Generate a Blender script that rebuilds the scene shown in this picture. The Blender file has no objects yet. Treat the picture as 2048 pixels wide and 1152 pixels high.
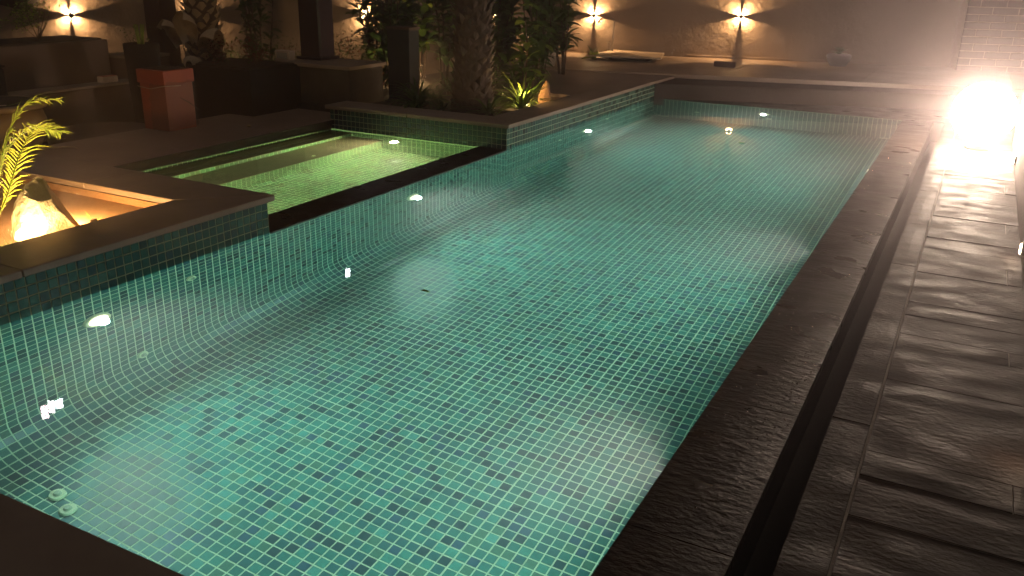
import bpy, bmesh, math, random
from mathutils import Vector, Matrix
import numpy as np
random.seed(7)
rnd = random.Random(11)
S = bpy.context.scene
COL = S.collection
R = math.radians

# ---------------------------------------------------------------- camera, world, sun, exposure
cam = bpy.data.cameras.new('camera'); camo = bpy.data.objects.new('camera', cam); COL.objects.link(camo)
cr = Vector((0.883265, 0.46847, 0.019469)); cu = Vector((-0.178494, 0.297561, 0.937868)); cw = Vector((-0.43357, 0.831861, -0.346445))
camo.matrix_world = Matrix(((cr.x, cu.x, -cw.x, 0), (cr.y, cu.y, -cw.y, 0), (cr.z, cu.z, -cw.z, 1.6), (0, 0, 0, 1)))
cam.sensor_width = 36; cam.lens = 1730.73 / 2048 * 36; cam.clip_start = 0.05; cam.clip_end = 500
S.camera = camo
FPX = 1730.73

world = bpy.data.worlds.new('World'); S.world = world; world.use_nodes = True
bg = world.node_tree.nodes['Background']
bg.inputs['Color'].default_value = (0.95, 0.78, 0.66, 1); bg.inputs['Strength'].default_value = 0.016
terrace_fill = bpy.data.lights.new('terrace_fill', 'SUN'); terrace_fill.energy = 0.16; terrace_fill.angle = R(12); terrace_fill.color = (1, .85, .7)  # soft warm fill added over the terrace, standing in for unseen building lamps
mo = bpy.data.objects.new('terrace_fill', terrace_fill); COL.objects.link(mo); mo.rotation_euler = (R(38), 0, R(35))

S.view_settings.view_transform = 'Standard'; S.view_settings.look = 'None'
S.view_settings.exposure = 0; S.view_settings.gamma = 1
S.render.engine = 'CYCLES'
cy = S.cycles
cy.use_denoising = True
try: cy.denoiser = 'OPENIMAGEDENOISE'
except Exception: pass
cy.max_bounces = 8; cy.diffuse_bounces = 2; cy.glossy_bounces = 3; cy.transmission_bounces = 6; cy.volume_bounces = 0
cy.transparent_max_bounces = 8
cy.caustics_reflective = False; cy.caustics_refractive = False
cy.sample_clamp_indirect = 4; cy.sample_clamp_direct = 0
cy.volume_step_rate = 4; cy.use_light_tree = True

# ---------------------------------------------------------------- materials
def newmat(name):
    m = bpy.data.materials.new(name); m.use_nodes = True
    return m, m.node_tree, m.node_tree.nodes['Principled BSDF']

def mat(name, c1, c2=None, rough=.6, scale=8, bump=.0, bscale=40, dist=.01, detail=6, metal=0, spec=.5, stretch=None, r2=None, coat=0, vary=False):
    m, nt, b = newmat(name)
    b.inputs['Metallic'].default_value = metal; b.inputs['Specular IOR Level'].default_value = spec
    b.inputs['Roughness'].default_value = rough; b.inputs['Coat Weight'].default_value = coat
    tc = nt.nodes.new('ShaderNodeTexCoord'); mp = nt.nodes.new('ShaderNodeMapping')
    geo = nt.nodes.new('ShaderNodeNewGeometry')
    nt.links.new(geo.outputs['Position'], mp.inputs['Vector'])
    if stretch: mp.inputs['Scale'].default_value = stretch
    n = nt.nodes.new('ShaderNodeTexNoise'); n.inputs['Scale'].default_value = scale; n.inputs['Detail'].default_value = detail
    nt.links.new(mp.outputs[0], n.inputs['Vector'])
    cr_ = nt.nodes.new('ShaderNodeValToRGB'); cr_.color_ramp.elements[0].position = .3; cr_.color_ramp.elements[1].position = .7
    cr_.color_ramp.elements[0].color = (*c1, 1); cr_.color_ramp.elements[1].color = (*(c2 or c1), 1)
    nt.links.new(n.outputs['Fac'], cr_.inputs['Fac']); nt.links.new(cr_.outputs['Color'], b.inputs['Base Color'])
    if vary:
        oi = nt.nodes.new('ShaderNodeObjectInfo'); mr = nt.nodes.new('ShaderNodeMapRange'); mr.inputs['To Min'].default_value = .6; mr.inputs['To Max'].default_value = 1.35
        hs = nt.nodes.new('ShaderNodeHueSaturation'); nt.links.new(oi.outputs['Random'], mr.inputs['Value']); nt.links.new(mr.outputs[0], hs.inputs['Value'])
        nt.links.new(cr_.outputs['Color'], hs.inputs['Color']); nt.links.new(hs.outputs[0], b.inputs['Base Color'])
    if r2 is not None:
        rr = nt.nodes.new('ShaderNodeMapRange'); rr.inputs['To Min'].default_value = rough; rr.inputs['To Max'].default_value = r2
        rr.inputs['From Min'].default_value = .35; rr.inputs['From Max'].default_value = .65
        n3 = nt.nodes.new('ShaderNodeTexNoise'); n3.inputs['Scale'].default_value = scale * .6; n3.inputs['Detail'].default_value = 4
        nt.links.new(mp.outputs[0], n3.inputs['Vector']); nt.links.new(n3.outputs['Fac'], rr.inputs['Value']); nt.links.new(rr.outputs[0], b.inputs['Roughness'])
    if bump:
        n2 = nt.nodes.new('ShaderNodeTexNoise'); n2.inputs['Scale'].default_value = bscale; n2.inputs['Detail'].default_value = 8; n2.inputs['Roughness'].default_value = .6
        nt.links.new(mp.outputs[0], n2.inputs['Vector'])
        bp = nt.nodes.new('ShaderNodeBump'); bp.inputs['Strength'].default_value = bump; bp.inputs['Distance'].default_value = dist
        nt.links.new(n2.outputs['Fac'], bp.inputs['Height']); nt.links.new(bp.outputs[0], b.inputs['Normal'])
    return m

def emis(name, col, st):
    m = bpy.data.materials.new(name); m.use_nodes = True; nt = m.node_tree; nt.nodes.clear()
    e = nt.nodes.new('ShaderNodeEmission'); e.inputs[0].default_value = (*col, 1); e.inputs[1].default_value = st
    o = nt.nodes.new('ShaderNodeOutputMaterial'); nt.links.new(e.outputs[0], o.inputs['Surface'])
    return m

TC = [(.019, .104, .090), (.030, .140, .114), (.008, .038, .044), (.014, .074, .076), (.036, .104, .076), (.042, .165, .138), (.016, .058, .082)]
TW = [30, 15, 13, 24, 9, 3, 6]
tile_m = []
for i, c in enumerate(TC):
    tile_m.append(mat('glass_mosaic_%d' % i, tuple(x * .85 for x in c), tuple(x * 1.2 for x in c), rough=.22, scale=70, spec=.5, bump=.06, bscale=90, dist=.002))
spa_tile_m = [mat('spa_lit_mosaic_%d' % i, (c[0] * .85 + .035, c[1] * .9 + .01, c[2] * .6), (c[0] * 1.2 + .06, c[1] * 1.15 + .02, c[2] * .75), rough=.22, scale=70, bump=.06, bscale=90, dist=.002) for i, c in enumerate(TC)]  # mosaic copy shifted to yellow, the spa lamp's tint put into its colour
grout_m = mat('pale_grout', (.56, .62, .42), (.68, .72, .50), rough=.8, scale=6, bump=.2, bscale=200, dist=.002)
tread_m = mat('brown_tread_stone', (.16, .115, .07), (.22, .16, .10), rough=.6, scale=9, bump=.3, bscale=60)
coping_m = mat('honed_brown_coping', (.30, .225, .175), (.40, .31, .245), rough=.5, scale=4, r2=.62, bump=.12, bscale=90, dist=.004)
copedge_m = mat('sawn_coping_edge', (.30, .23, .175), (.32, .25, .19), rough=.7, scale=9, bump=.2, bscale=120, dist=.003)
terrace_m = mat('brown_terrace_paving', (.25, .18, .145), (.34, .25, .20), rough=.5, scale=3, r2=.6, bump=.15, bscale=60, dist=.004)
slate_m = mat('wet_slate', (.018, .012, .009), (.040, .027, .020), rough=.26, scale=7, r2=.48, bump=.6, bscale=22, dist=.020, stretch=(.75, 1.4, 1), spec=.55, vary=True)
deck_m = mat('damp_slate_plank', (.028, .015, .010), (.060, .035, .023), rough=.50, scale=9, r2=.75, bump=.5, bscale=36, dist=.016, stretch=(.7, 1.6, 1), spec=.5, vary=True)
mortar_m = mat('pale_mortar', (.30, .24, .20), (.4, .33, .27), rough=.7, scale=30, bump=.3, bscale=150)
darkchan_m = mat('drain_slot_black', (.008, .007, .006), (.012, .010, .010), rough=.6)
plaster_m = mat('grey_brown_plaster', (.23, .175, .13), (.31, .24, .18), rough=.75, scale=1.3, bump=.6, bscale=8, dist=.03)
soil_m = mat('dark_soil', (.018, .013, .009), (.04, .03, .02), rough=.95, scale=30, bump=.8, bscale=40)
sand_m = mat('rust_sand_render', (.34, .19, .09), (.42, .25, .125), rough=.9, scale=50, bump=.6, bscale=130, dist=.008)
clay_m = mat('brown_planter_render', (.11, .07, .05), (.15, .10, .07), rough=.7, scale=6, bump=.2, bscale=60)
dark_m = mat('near_black_paint', (.010, .009, .009), (.016, .014, .014), rough=.9, spec=.15)
purple_m = mat('dark_plum_post', (.040, .026, .034), (.055, .036, .045), rough=.35, scale=3)
redclay_m = mat('terracotta_red', (.36, .055, .028), (.44, .08, .035), rough=.55, scale=9, bump=.2, bscale=40)
stoneblock_m = mat('rough_stone_block', (.055, .042, .032), (.10, .08, .06), rough=.75, scale=7, bump=.5, bscale=18, dist=.02)
brick_m = mat('mauve_brick', (.06, .040, .034), (.10, .07, .06), rough=.8, scale=12, bump=.3, bscale=60)
leafm = [mat('leaf_dark_green', (.022, .05, .014), (.045, .09, .025), rough=.38, scale=14), mat('leaf_mid_green', (.05, .10, .02), (.09, .16, .035), rough=.4, scale=14),
         mat('leaf_yellow_green', (.18, .27, .04), (.30, .38, .07), rough=.45, scale=14), mat('leaf_maroon', (.10, .025, .02), (.16, .05, .03), rough=.4, scale=14)]
for m in leafm:
    nt = m.node_tree; b = nt.nodes['Principled BSDF']; o_ = [x for x in nt.nodes if x.type == 'OUTPUT_MATERIAL'][0]
    tl = nt.nodes.new('ShaderNodeBsdfTranslucent'); mx = nt.nodes.new('ShaderNodeMixShader'); mx.inputs[0].default_value = .45
    src = b.inputs['Base Color'].links[0].from_socket
    br = nt.nodes.new('ShaderNodeHueSaturation'); br.inputs['Value'].default_value = 2.2; nt.links.new(src, br.inputs['Color']); nt.links.new(br.outputs[0], tl.inputs[0])
    nt.links.new(b.outputs[0], mx.inputs[1]); nt.links.new(tl.outputs[0], mx.inputs[2]); nt.links.new(mx.outputs[0], o_.inputs['Surface'])
bark_m = mat('palm_bark', (.06, .042, .03), (.14, .10, .07), rough=.9, scale=22, bump=.7, bscale=30, dist=.02)
boot_m = mat('pale_leaf_boot', (.45, .36, .25), (.62, .50, .36), rough=.6, scale=12, bump=.3, bscale=40)
rock_m = mat('pale_quartz_rock', (.50, .36, .17), (.72, .56, .30), rough=.7, scale=6, bump=.9, bscale=12, dist=.03)
cream_m = mat('cream_card', (.62, .52, .44), (.7, .6, .5), rough=.6)
steel_m = mat('brushed_steel', (.45, .43, .40), rough=.3, metal=1)
black_metal = mat('black_metal', (.02, .02, .02), rough=.4)
pvc_m = mat('white_plastic_fitting', (.80, .78, .50), (.86, .84, .58), rough=.35)
film_m, nt, b = newmat('crumpled_clear_film'); b.inputs['Base Color'].default_value = (.3, .26, .25, 1); b.inputs['Roughness'].default_value = .25; b.inputs['Alpha'].default_value = .28

def water(name, dens, tint):
    m = bpy.data.materials.new(name); m.use_nodes = True; nt = m.node_tree; nt.nodes.clear()
    g = nt.nodes.new('ShaderNodeBsdfGlass'); g.inputs['IOR'].default_value = 1.33; g.inputs['Roughness'].default_value = 0.0
    n = nt.nodes.new('ShaderNodeTexNoise'); n.inputs['Scale'].default_value = 1.1; n.inputs['Detail'].default_value = 1.5
    geo = nt.nodes.new('ShaderNodeNewGeometry'); nt.links.new(geo.outputs['Position'], n.inputs['Vector'])
    n2 = nt.nodes.new('ShaderNodeTexNoise'); n2.inputs['Scale'].default_value = 16; n2.inputs['Detail'].default_value = 2
    nt.links.new(geo.outputs['Position'], n2.inputs['Vector'])
    bp = nt.nodes.new('ShaderNodeBump'); bp.inputs['Strength'].default_value = 1; bp.inputs['Distance'].default_value = .00035 if tint else .0025
    bp2 = nt.nodes.new('ShaderNodeBump'); bp2.inputs['Strength'].default_value = 1; bp2.inputs['Distance'].default_value = .00006 if tint else .0006
    nt.links.new(n.outputs['Fac'], bp.inputs['Height']); nt.links.new(n2.outputs['Fac'], bp2.inputs['Height'])
    nt.links.new(bp.outputs[0], bp2.inputs['Normal']); nt.links.new(bp2.outputs[0], g.inputs['Normal'])
    a = nt.nodes.new('ShaderNodeVolumeAbsorption'); a.inputs['Color'].default_value = (.12, .80, .80, 1); a.inputs['Density'].default_value = .27
    s = nt.nodes.new('ShaderNodeVolumeScatter'); s.inputs['Color'].default_value = (1, .98, .95, 1); s.inputs['Density'].default_value = dens; s.inputs['Anisotropy'].default_value = .3
    ad = nt.nodes.new('ShaderNodeAddShader'); o = nt.nodes.new('ShaderNodeOutputMaterial')
    nt.links.new(a.outputs[0], ad.inputs[0]); nt.links.new(s.outputs[0], ad.inputs[1]); nt.links.new(ad.outputs[0], o.inputs['Volume'])
    nt.links.new(g.outputs[0], o.inputs['Surface'])
    return m
water_m = water('pool_water', .034, True)
spawater_m = water('spa_water', .025, False)

# ---------------------------------------------------------------- helpers
def link(name, me, m=None, parent=None):
    o = bpy.data.objects.new(name, me); COL.objects.link(o)
    if m is not None and me is not None and not me.materials: me.materials.append(m)
    if parent is not None:
        o.parent = parent
        o.matrix_parent_inverse = Matrix.Identity(4)
    return o

def tag(o, label=None, cat=None, group=None, kind=None):
    if label: o['label'] = label
    if cat: o['category'] = cat
    if group: o['group'] = group
    if kind: o['kind'] = kind
    return o

def empty(name, loc, rz=0, **k):
    o = bpy.data.objects.new(name, None); COL.objects.link(o); o.location = loc; o.rotation_euler = (0, 0, rz)
    o.empty_display_size = .1
    return tag(o, **k)

def done(bm, name, m=None, parent=None, smooth=False, bev=0, seg=2):
    bmesh.ops.recalc_face_normals(bm, faces=bm.faces)
    if bev: bmesh.ops.bevel(bm, geom=list(bm.edges), offset=bev, segments=seg, affect='EDGES', profile=.6, clamp_overlap=True)
    me = bpy.data.meshes.new(name); bm.to_mesh(me); bm.free()
    if smooth:
        for p in me.polygons: p.use_smooth = True
    return link(name, me, m, parent)

def addbox(bm, x0, x1, y0, y1, z0, z1):
    vs = [bm.verts.new(p) for p in ((x0, y0, z0), (x1, y0, z0), (x1, y1, z0), (x0, y1, z0), (x0, y0, z1), (x1, y0, z1), (x1, y1, z1), (x0, y1, z1))]
    for f in ((0, 3, 2, 1), (4, 5, 6, 7), (0, 1, 5, 4), (1, 2, 6, 5), (2, 3, 7, 6), (3, 0, 4, 7)): bm.faces.new([vs[i] for i in f])
    return vs

def box(name, x0, x1, y0, y1, z0, z1, m, parent=None, bev=.004):
    bm = bmesh.new(); addbox(bm, x0, x1, y0, y1, z0, z1)
    return done(bm, name, m, parent, bev=bev, seg=1)

def prism(name, pts, z0, z1, m, parent=None, bev=0):
    bm = bmesh.new()
    lo = [bm.verts.new((x, y, z0)) for x, y in pts]; hi = [bm.verts.new((x, y, z1)) for x, y in pts]
    bm.faces.new(lo[::-1]); bm.faces.new(hi)
    n = len(pts)
    for i in range(n): bm.faces.new((lo[i], lo[(i + 1) % n], hi[(i + 1) % n], hi[i]))
    return done(bm, name, m, parent, bev=bev, seg=1)

def lathe(name, prof, m, parent=None, seg=32, jit=0, smooth=True):
    bm = bmesh.new(); rings = []
    for r_, z in prof:
        rings.append([bm.verts.new((r_ * math.cos(2 * math.pi * k / seg) * (1 + rnd.uniform(-jit, jit)), r_ * math.sin(2 * math.pi * k / seg) * (1 + rnd.uniform(-jit, jit)), z)) for k in range(seg)])
    for a, b_ in zip(rings, rings[1:]):
        for k in range(seg): bm.faces.new((a[k], a[(k + 1) % seg], b_[(k + 1) % seg], b_[k]))
    bm.faces.new(rings[0][::-1]); bm.faces.new(rings[-1])
    return done(bm, name, m, parent, smooth)

def tube(name, pts, rad, m, parent=None, seg=8):
    bm = bmesh.new(); rings = []; pts = [Vector(p) for p in pts]
    if not hasattr(rad, '__len__'): rad = [rad] * len(pts)
    for i, p in enumerate(pts):
        t = (pts[min(i + 1, len(pts) - 1)] - pts[max(i - 1, 0)]).normalized()
        a = t.orthogonal().normalized() if abs(t.z) > .95 else t.cross(Vector((0, 0, 1))).normalized()
        if i and a.dot(pa) < 0: a = -a
        pa = a; b_ = t.cross(a)
        rings.append([bm.verts.new(p + rad[i] * (a * math.cos(2 * math.pi * k / seg) + b_ * math.sin(2 * math.pi * k / seg))) for k in range(seg)])
    for a, b_ in zip(rings, rings[1:]):
        for k in range(seg): bm.faces.new((a[k], a[(k + 1) % seg], b_[(k + 1) % seg], b_[k]))
    bm.faces.new(rings[0][::-1]); bm.faces.new(rings[-1])
    return done(bm, name, m, parent, True)

def proj(P):
    d = P - Vector((0, 0, 1.6)); z = d.dot(cw)
    if z < .1: return None
    return (1024 + FPX * d.dot(cr) / z, 576 - FPX * d.dot(cu) / z, z)

# ---------------------------------------------------------------- mosaic
PT = .054
_tile_cache = {}
def tile_mesh(w, h, ci, mats):
    k = (round(w, 4), round(h, 4), mats[ci].name)
    if k not in _tile_cache:
        bm = bmesh.new(); g = .0058
        a, c = w / 2 - g / 2, h / 2 - g / 2; i = .0012; t = .0013
        lo = [bm.verts.new(p) for p in ((-a, -c, -.001), (a, -c, -.001), (a, c, -.001), (-a, c, -.001))]
        hi = [bm.verts.new(p) for p in ((-a + i, -c + i, t), (a - i, -c + i, t), (a - i, c - i, t), (-a + i, c - i, t))]
        bm.faces.new(hi)
        for q in range(4): bm.faces.new((lo[q], lo[(q + 1) % 4], hi[(q + 1) % 4], hi[q]))
        me = bpy.data.meshes.new('tile'); bm.to_mesh(me); bm.free(); me.materials.append(mats[ci]); _tile_cache[k] = me
    return _tile_cache[k]

class Tiles:
    def __init__(s, mats=None): s.t = []; s.mats = mats or tile_m
    def add(s, c, u, v, w=PT, h=PT):          # centre, two in-plane unit axes (normal = u x v)
        c = Vector(c); u = Vector(u); v = Vector(v)
        sh = random.Random(hash((int(c.dot(u) // .324), int(c.dot(v) // .324), round(c.dot(u.cross(v)), 1))))     # mosaic comes in sheets of six by six
        c = c + u * (sh.uniform(-.0013, .0013) + rnd.uniform(-.0004, .0004)) + v * (sh.uniform(-.0013, .0013) + rnd.uniform(-.0004, .0004)) + u.cross(v) * rnd.uniform(-.0003, .0004)
        s.t.append((Vector(c), Vector(u), Vector(v), w, h, rnd.choices(range(len(TC)), TW)[0]))
    def grid(s, o, u, v, nu, nv, keep=None, w=PT, h=PT):
        o = Vector(o); u = Vector(u); v = Vector(v)
        for i in range(nu):
            for j in range(nv):
                c = o + u * (i + .5) * w + v * (j + .5) * h
                if keep is None or keep(c): s.add(c, u, v, w, h)
    def build(s, parent, limit=298):
        sc = []
        for i, (c, u, v, w, h, ci) in enumerate(s.t):
            p = proj(c); n = u.cross(v); a = 0
            if p and -10 < p[0] < 2058 and -10 < p[1] < 1162 and not (p[0] < 275 and p[1] > 985):
                d = (Vector((0, 0, 1.6)) - c).normalized(); a = max(0, n.dot(d)) / p[2] ** 2
            sc.append((-a, i))
        sc.sort(); top = {i for a, i in sc[:limit] if a < 0}
        V = []; F = []; M = []
        for i, (c, u, v, w, h, ci) in enumerate(s.t):
            n = u.cross(v)
            if i in top:
                o = link('tile', tile_mesh(w, h, ci, s.mats), None, parent)
                tw = Vector((rnd.gauss(0, .0003), 0, 0))
                o.matrix_local = Matrix(((u.x, v.x, n.x, c.x), (u.y, v.y, n.y, c.y), (u.z, v.z, n.z, c.z), (0, 0, 0, 1)))
            else:
                g = .0058; a, b_ = w / 2 - g / 2, h / 2 - g / 2; q = .0012; t = .0013; k = len(V)
                for dx, dy, dz in ((-a, -b_, -.001), (a, -b_, -.001), (a, b_, -.001), (-a, b_, -.001), (-a + q, -b_ + q, t), (a - q, -b_ + q, t), (a - q, b_ - q, t), (-a + q, b_ - q, t)):
                    V.append(c + u * dx + v * dy + n * dz)
                F += [(k + 4, k + 5, k + 6, k + 7)] + [(k + z, k + (z + 1) % 4, k + 4 + (z + 1) % 4, k + 4 + z) for z in range(4)]
                M += [ci] * 5
        if V:
            me = bpy.data.meshes.new('tiles'); me.from_pydata(V, [], F)
            for m in s.mats: me.materials.append(m)
            me.polygons.foreach_set('material_index', M); me.update()
            o = link('mosaic_tiles', me, None, parent); o['kind'] = 'stuff'

def sheet(name, quads, m, parent=None):
    bm = bmesh.new()
    for q in quads: bm.faces.new([bm.verts.new(p) for p in q])
    me = bpy.data.meshes.new(name); bm.to_mesh(me); bm.free()
    return link(name, me, m, parent)

# ---------------------------------------------------------------- the main pool
XL, XR, Y0, Y1, ZF = -3.8, -.715, 1.085, 11.30, -1.36
WL = 0.0
pool = empty('pool_basin', (0, 0, 0), label='teal glass mosaic basin of the long lit swimming pool', cat='pool')
pool['kind'] = 'structure'; del pool['category']
# profile across the pool (wall, cove, floor, cove, wall) as a polyline of tile-sized chords
prof = [(XL, -.006)]
RC = .24
z = -.006
while z - PT > ZF + RC: z -= PT; prof.append((XL, z))
nL = len(prof)
cx, cz = XL + RC, z
k = int(round(RC * math.pi / 2 / PT))
ZFL = cz - RC
for i in range(1, k + 1):
    a = math.pi + (math.pi / 2) * i / k
    prof.append((cx + RC * math.cos(a), cz + RC * math.sin(a)))
x = prof[-1][0]
nf = int((XR - RC - x) / PT); pf = (XR - RC - x) / nf
for i in range(nf): x += pf; prof.append((x, ZFL))
for i in range(1, k + 1):
    a = -math.pi / 2 + (math.pi / 2) * i / k
    prof.append((XR - RC + RC * math.cos(a), cz + RC * math.sin(a)))
z2 = cz
while z2 < -.03: z2 += PT; prof.append((XR, min(z2, -.006)))
T = Tiles(); q = []
ny = int(round((Y1 - Y0) / PT)); py = (Y1 - Y0) / ny
for (xa, za), (xb, zb) in zip(prof, prof[1:]):
    d = Vector((xb - xa, 0, zb - za)); L = d.length
    if L < .02: continue
    d.normalize()
    v = Vector((0, 1, 0)); u = d
    n = u.cross(v)
    mid = Vector(((xa + xb) / 2, 0, (za + zb) / 2))
    for j in range(ny): T.add((mid.x, Y0 + (j + .5) * py, mid.z), u, v, L, py)
    q.append(((xa, Y0, za), (xb, Y0, zb), (xb, Y1, zb), (xa, Y1, za)))
# far end wall and near end wall
def inside(c): 
    zz = c.z - PT * .45
    if zz < ZFL: return False
    for cxx, sgn in ((XL + RC, -1), (XR - RC, 1)):
        if (c.x - cxx) * sgn > 0 and zz < cz and math.hypot(c.x - cxx, zz - cz) > RC: return False
    return True
nx = int((XR - XL) / PT); px = (XR - XL) / nx
T.grid((XL, Y1, ZFL), (1, 0, 0), (0, 0, 1), nx, int((-.006 - ZFL) / PT), inside, px, PT)
T.grid((XR, Y0, ZFL), (-1, 0, 0), (0, 0, 1), nx, int((-.006 - ZFL) / PT), inside, px, PT)
q.append(((XL, Y1 + .0, ZFL), (XR, Y1, ZFL), (XR, Y1, .0), (XL, Y1, .0)))
q.append(((XR, Y0, ZFL), (XL, Y0, ZFL), (XL, Y0, .2), (XR, Y0, .2)))
sheet('grout_bed', q, grout_m, pool)
T.build(pool)

# water body
def wbody(name, x0, x1, y0, y1, zt, zb, m):
    bm = bmesh.new(); addbox(bm, x0, x1, y0, y1, zb, zt)
    o = done(bm, name, m); o['kind'] = 'structure'; return o
SX0, SX1, SY0, SY1 = -5.86, -4.08, 3.98, 7.10
w = wbody('pool_water', XL - .012, XR + .012, Y0 - .012, Y1 + .012, WL, ZFL - .02, water_m)
w2 = wbody('spa_water', SX0 - .01, SX1 + .008, SY0 - .01, SY1 + .02, WL + .002, -.80, spawater_m)

# ---------------------------------------------------------------- spa basin with steps
spa = empty('spa_basin', (0, 0, 0)); spa['kind'] = 'structure'
spa['label'] = 'small green lit spa basin with two brown treads'
T = Tiles(spa_tile_m); q = []
SP = .06
nys = int((SY1 - SY0) / PT); pys = (SY1 - SY0) / nys
def srow(x_, z0_, z1_, n_):           # vertical rows facing +x
    h = (z1_ - z0_) / n_
    T.grid((x_, SY0, z0_), (0, 1, 0), (0, 0, 1), nys, n_, None, pys, h)
    q.append(((x_, SY0, z0_), (x_, SY1, z0_), (x_, SY1, z1_), (x_, SY0, z1_)))
T1X, T2X, T1Z, T2Z, SF = -5.60, -5.20, -.11, -.25, -.66
srow(SX0, T1Z, -.012, 1)
srow(T1X, T2Z, T1Z - .012, 1)
# cove below tread 2
def chords(pts):
    for (xa, za), (xb, zb) in zip(pts, pts[1:]):
        d = Vector((xb - xa, 0, zb - za)); L = d.length; d.normalize()
        for j in range(nys): T.add(((xa + xb) / 2, SY0 + (j + .5) * pys, (za + zb) / 2), d, (0, 1, 0), L, pys)
        q.append(((xa, SY0, za), (xb, SY0, zb), (xb, SY1, zb), (xa, SY1, za)))
pts = [(T2X, T2Z - .012)]
zz = T2Z - .012
while zz - PT > SF + .12: zz -= PT; pts.append((T2X, zz))
rr = zz - SF
for i in range(1, 5): a = math.pi + math.pi / 2 * i / 4; pts.append((T2X + rr + rr * math.cos(a), zz + rr * math.sin(a)))
xx = pts[-1][0]; n_ = int((SX1 - xx) / PT)
for i in range(n_): pts.append((xx + (SX1 - xx) * (i + 1) / n_, SF))
chords(pts)
# end walls of the spa (below water) and the wall under the ledge
nsx = int((SX1 - SX0) / PT); psx = (SX1 - SX0) / nsx
keep = lambda c: (c.z > SF) and not (c.x < T1X and c.z < T1Z + .0) and not (c.x < T2X and c.z < T2Z)
T.grid((SX0, SY1, SF), (1, 0, 0), (0, 0, 1), nsx, 11, keep, psx, PT)
q.append(((SX0, SY1, SF), (SX1, SY1, SF), (SX1, SY1, 0), (SX0, SY1, 0)))
T.grid((SX1, SY0, SF), (-1, 0, 0), (0, 0, 1), nsx, 11, keep, psx, PT)
q.append(((SX1, SY0, SF), (SX0, SY0, SF), (SX0, SY0, .2), (SX1, SY0, .2)))
T.grid((SX1, SY1, SF), (0, -1, 0), (0, 0, 1), nys, 11, None, pys, PT)
q.append(((SX1, SY1, SF), (SX1, SY0, SF), (SX1, SY0, 0), (SX1, SY1, 0)))
sheet('grout_bed', q, grout_m, spa)
T.build(spa)
box('tread', SX0 + .001, T1X + .012, SY0, SY1, T1Z - .011, T1Z, tread_m, spa, .003)
box('tread', T1X + .001, T2X + .012, SY0, SY1, T2Z - .011, T2Z, tread_m, spa, .003)

# spill ledge between spa and pool
led = box('spill_ledge', SX1 + .0, XL + .02, SY0 - .03, SY1 - .002, -.028, .010, slate_m, None, .006)
box('back_shade_band', SX0 - .02, SX0 + .004, SY0, SY1, -.011, .061, dark_m, spa, 0)  # dark band standing in for shade under the terrace slab overhang
tag(led, 'dark wet slate ledge dividing the green spa from the pool', 'ledge')
box('ledge_core', SX1 + .002, XL - .002, SY0, SY1, -1.3, -.0285, darkchan_m, led, 0)

# ---------------------------------------------------------------- raised tiled walls with copings
def rim_wall(name, label, faces, copings, core, ctop=.242):
    t = empty(name, (0, 0, 0), label=label, cat='pool wall')
    T = Tiles(); q = []
    for (o, u, n_, pw) in faces:
        u = Vector(u); o = Vector(o)
        T.grid((o.x, o.y, -.012), u, (0, 0, 1), n_, 4, None, pw, PT - .0005)
        e = o + u * n_ * pw
        nrm = u.cross(Vector((0, 0, 1))) * -.0005
        q.append(((o.x + nrm.x, o.y + nrm.y, -.02), (e.x + nrm.x, e.y + nrm.y, -.02), (e.x + nrm.x, e.y + nrm.y, .203), (o.x + nrm.x, o.y + nrm.y, .203)))
    sheet('grout_bed', q, grout_m, t)
    T.build(t)
    for pts_ in copings: 
        c = prism('coping_slab', pts_, .203, ctop, coping_m, t, bev=.005)
    for pts_ in core: prism('wall_core', pts_, -.5, .2025, clay_m, t)
    return t
# near-left wall: along the pool, then back along the spa
n1 = int(round((3.95 - Y0) / PT)); p1 = (3.95 - Y0) / n1
n2 = int(round((5.86 - 3.8) / PT)); p2 = (5.86 - 3.8) / n2
rw = rim_wall('planter_wall', 'raised tiled wall with brown coping around the planter with the glowing rock',
    [((XL, Y0, 0), (0, 1, 0), n1, p1), ((XL, 3.95, 0), (-1, 0, 0), n2, p2)],
    [[(-4.19, .75), (-3.765, .75), (-3.765, 2.30), (-4.19, 2.30)], [(-4.19, 2.303), (-3.765, 2.303), (-3.765, 3.985), (-4.19, 3.56)],
     [(-4.193, 3.563), (-3.767, 3.989), (-5.0, 3.989), (-5.0, 3.563)], [(-5.003, 3.563), (-5.003, 3.989), (-5.95, 3.989), (-5.95, 3.563)]],
    [[(-4.17, .8), (XL - .001, .8), (XL - .001, 3.949), (-4.17, 3.949)], [(-5.9, 3.58), (-4.171, 3.58), (-4.171, 3.949), (-5.9, 3.949)]])
# far planter wall
n3 = int(round((5.88 - 3.8) / PT)); p3 = (5.88 - 3.8) / n3
n4 = int(round((11.30 - 7.12) / PT)); p4 = (11.30 - 7.12) / n4
fw = rim_wall('planter_wall', 'raised tiled corner wall with brown coping in front of the palm trunk',
    [((-5.88, 7.12, 0), (1, 0, 0), n3, p3), ((XL, 7.12, 0), (0, 1, 0), n4, p4)],
    [[(-5.92, 7.085), (-4.9, 7.085), (-4.9, 7.45), (-5.92, 7.45)], [(-4.897, 7.085), (-3.765, 7.085), (-4.13, 7.45), (-4.897, 7.45)],
     [(-3.764, 7.089), (-3.764, 9.2), (-4.13, 9.2), (-4.13, 7.454)], [(-3.764, 9.203), (-3.764, 11.24), (-4.13, 11.12), (-4.13, 9.203)]],
    [[(-5.88, 7.121), (XL - .001, 7.121), (XL - .001, 7.42), (-5.88, 7.42)], [(-4.10, 7.421), (XL - .001, 7.421), (XL - .001, 11.3), (-4.10, 11.3)]])
nrc = box('wall_core', -5.879, -3.81, 7.122, 7.4, -1.3, -.501, darkchan_m, fw, 0)

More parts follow.
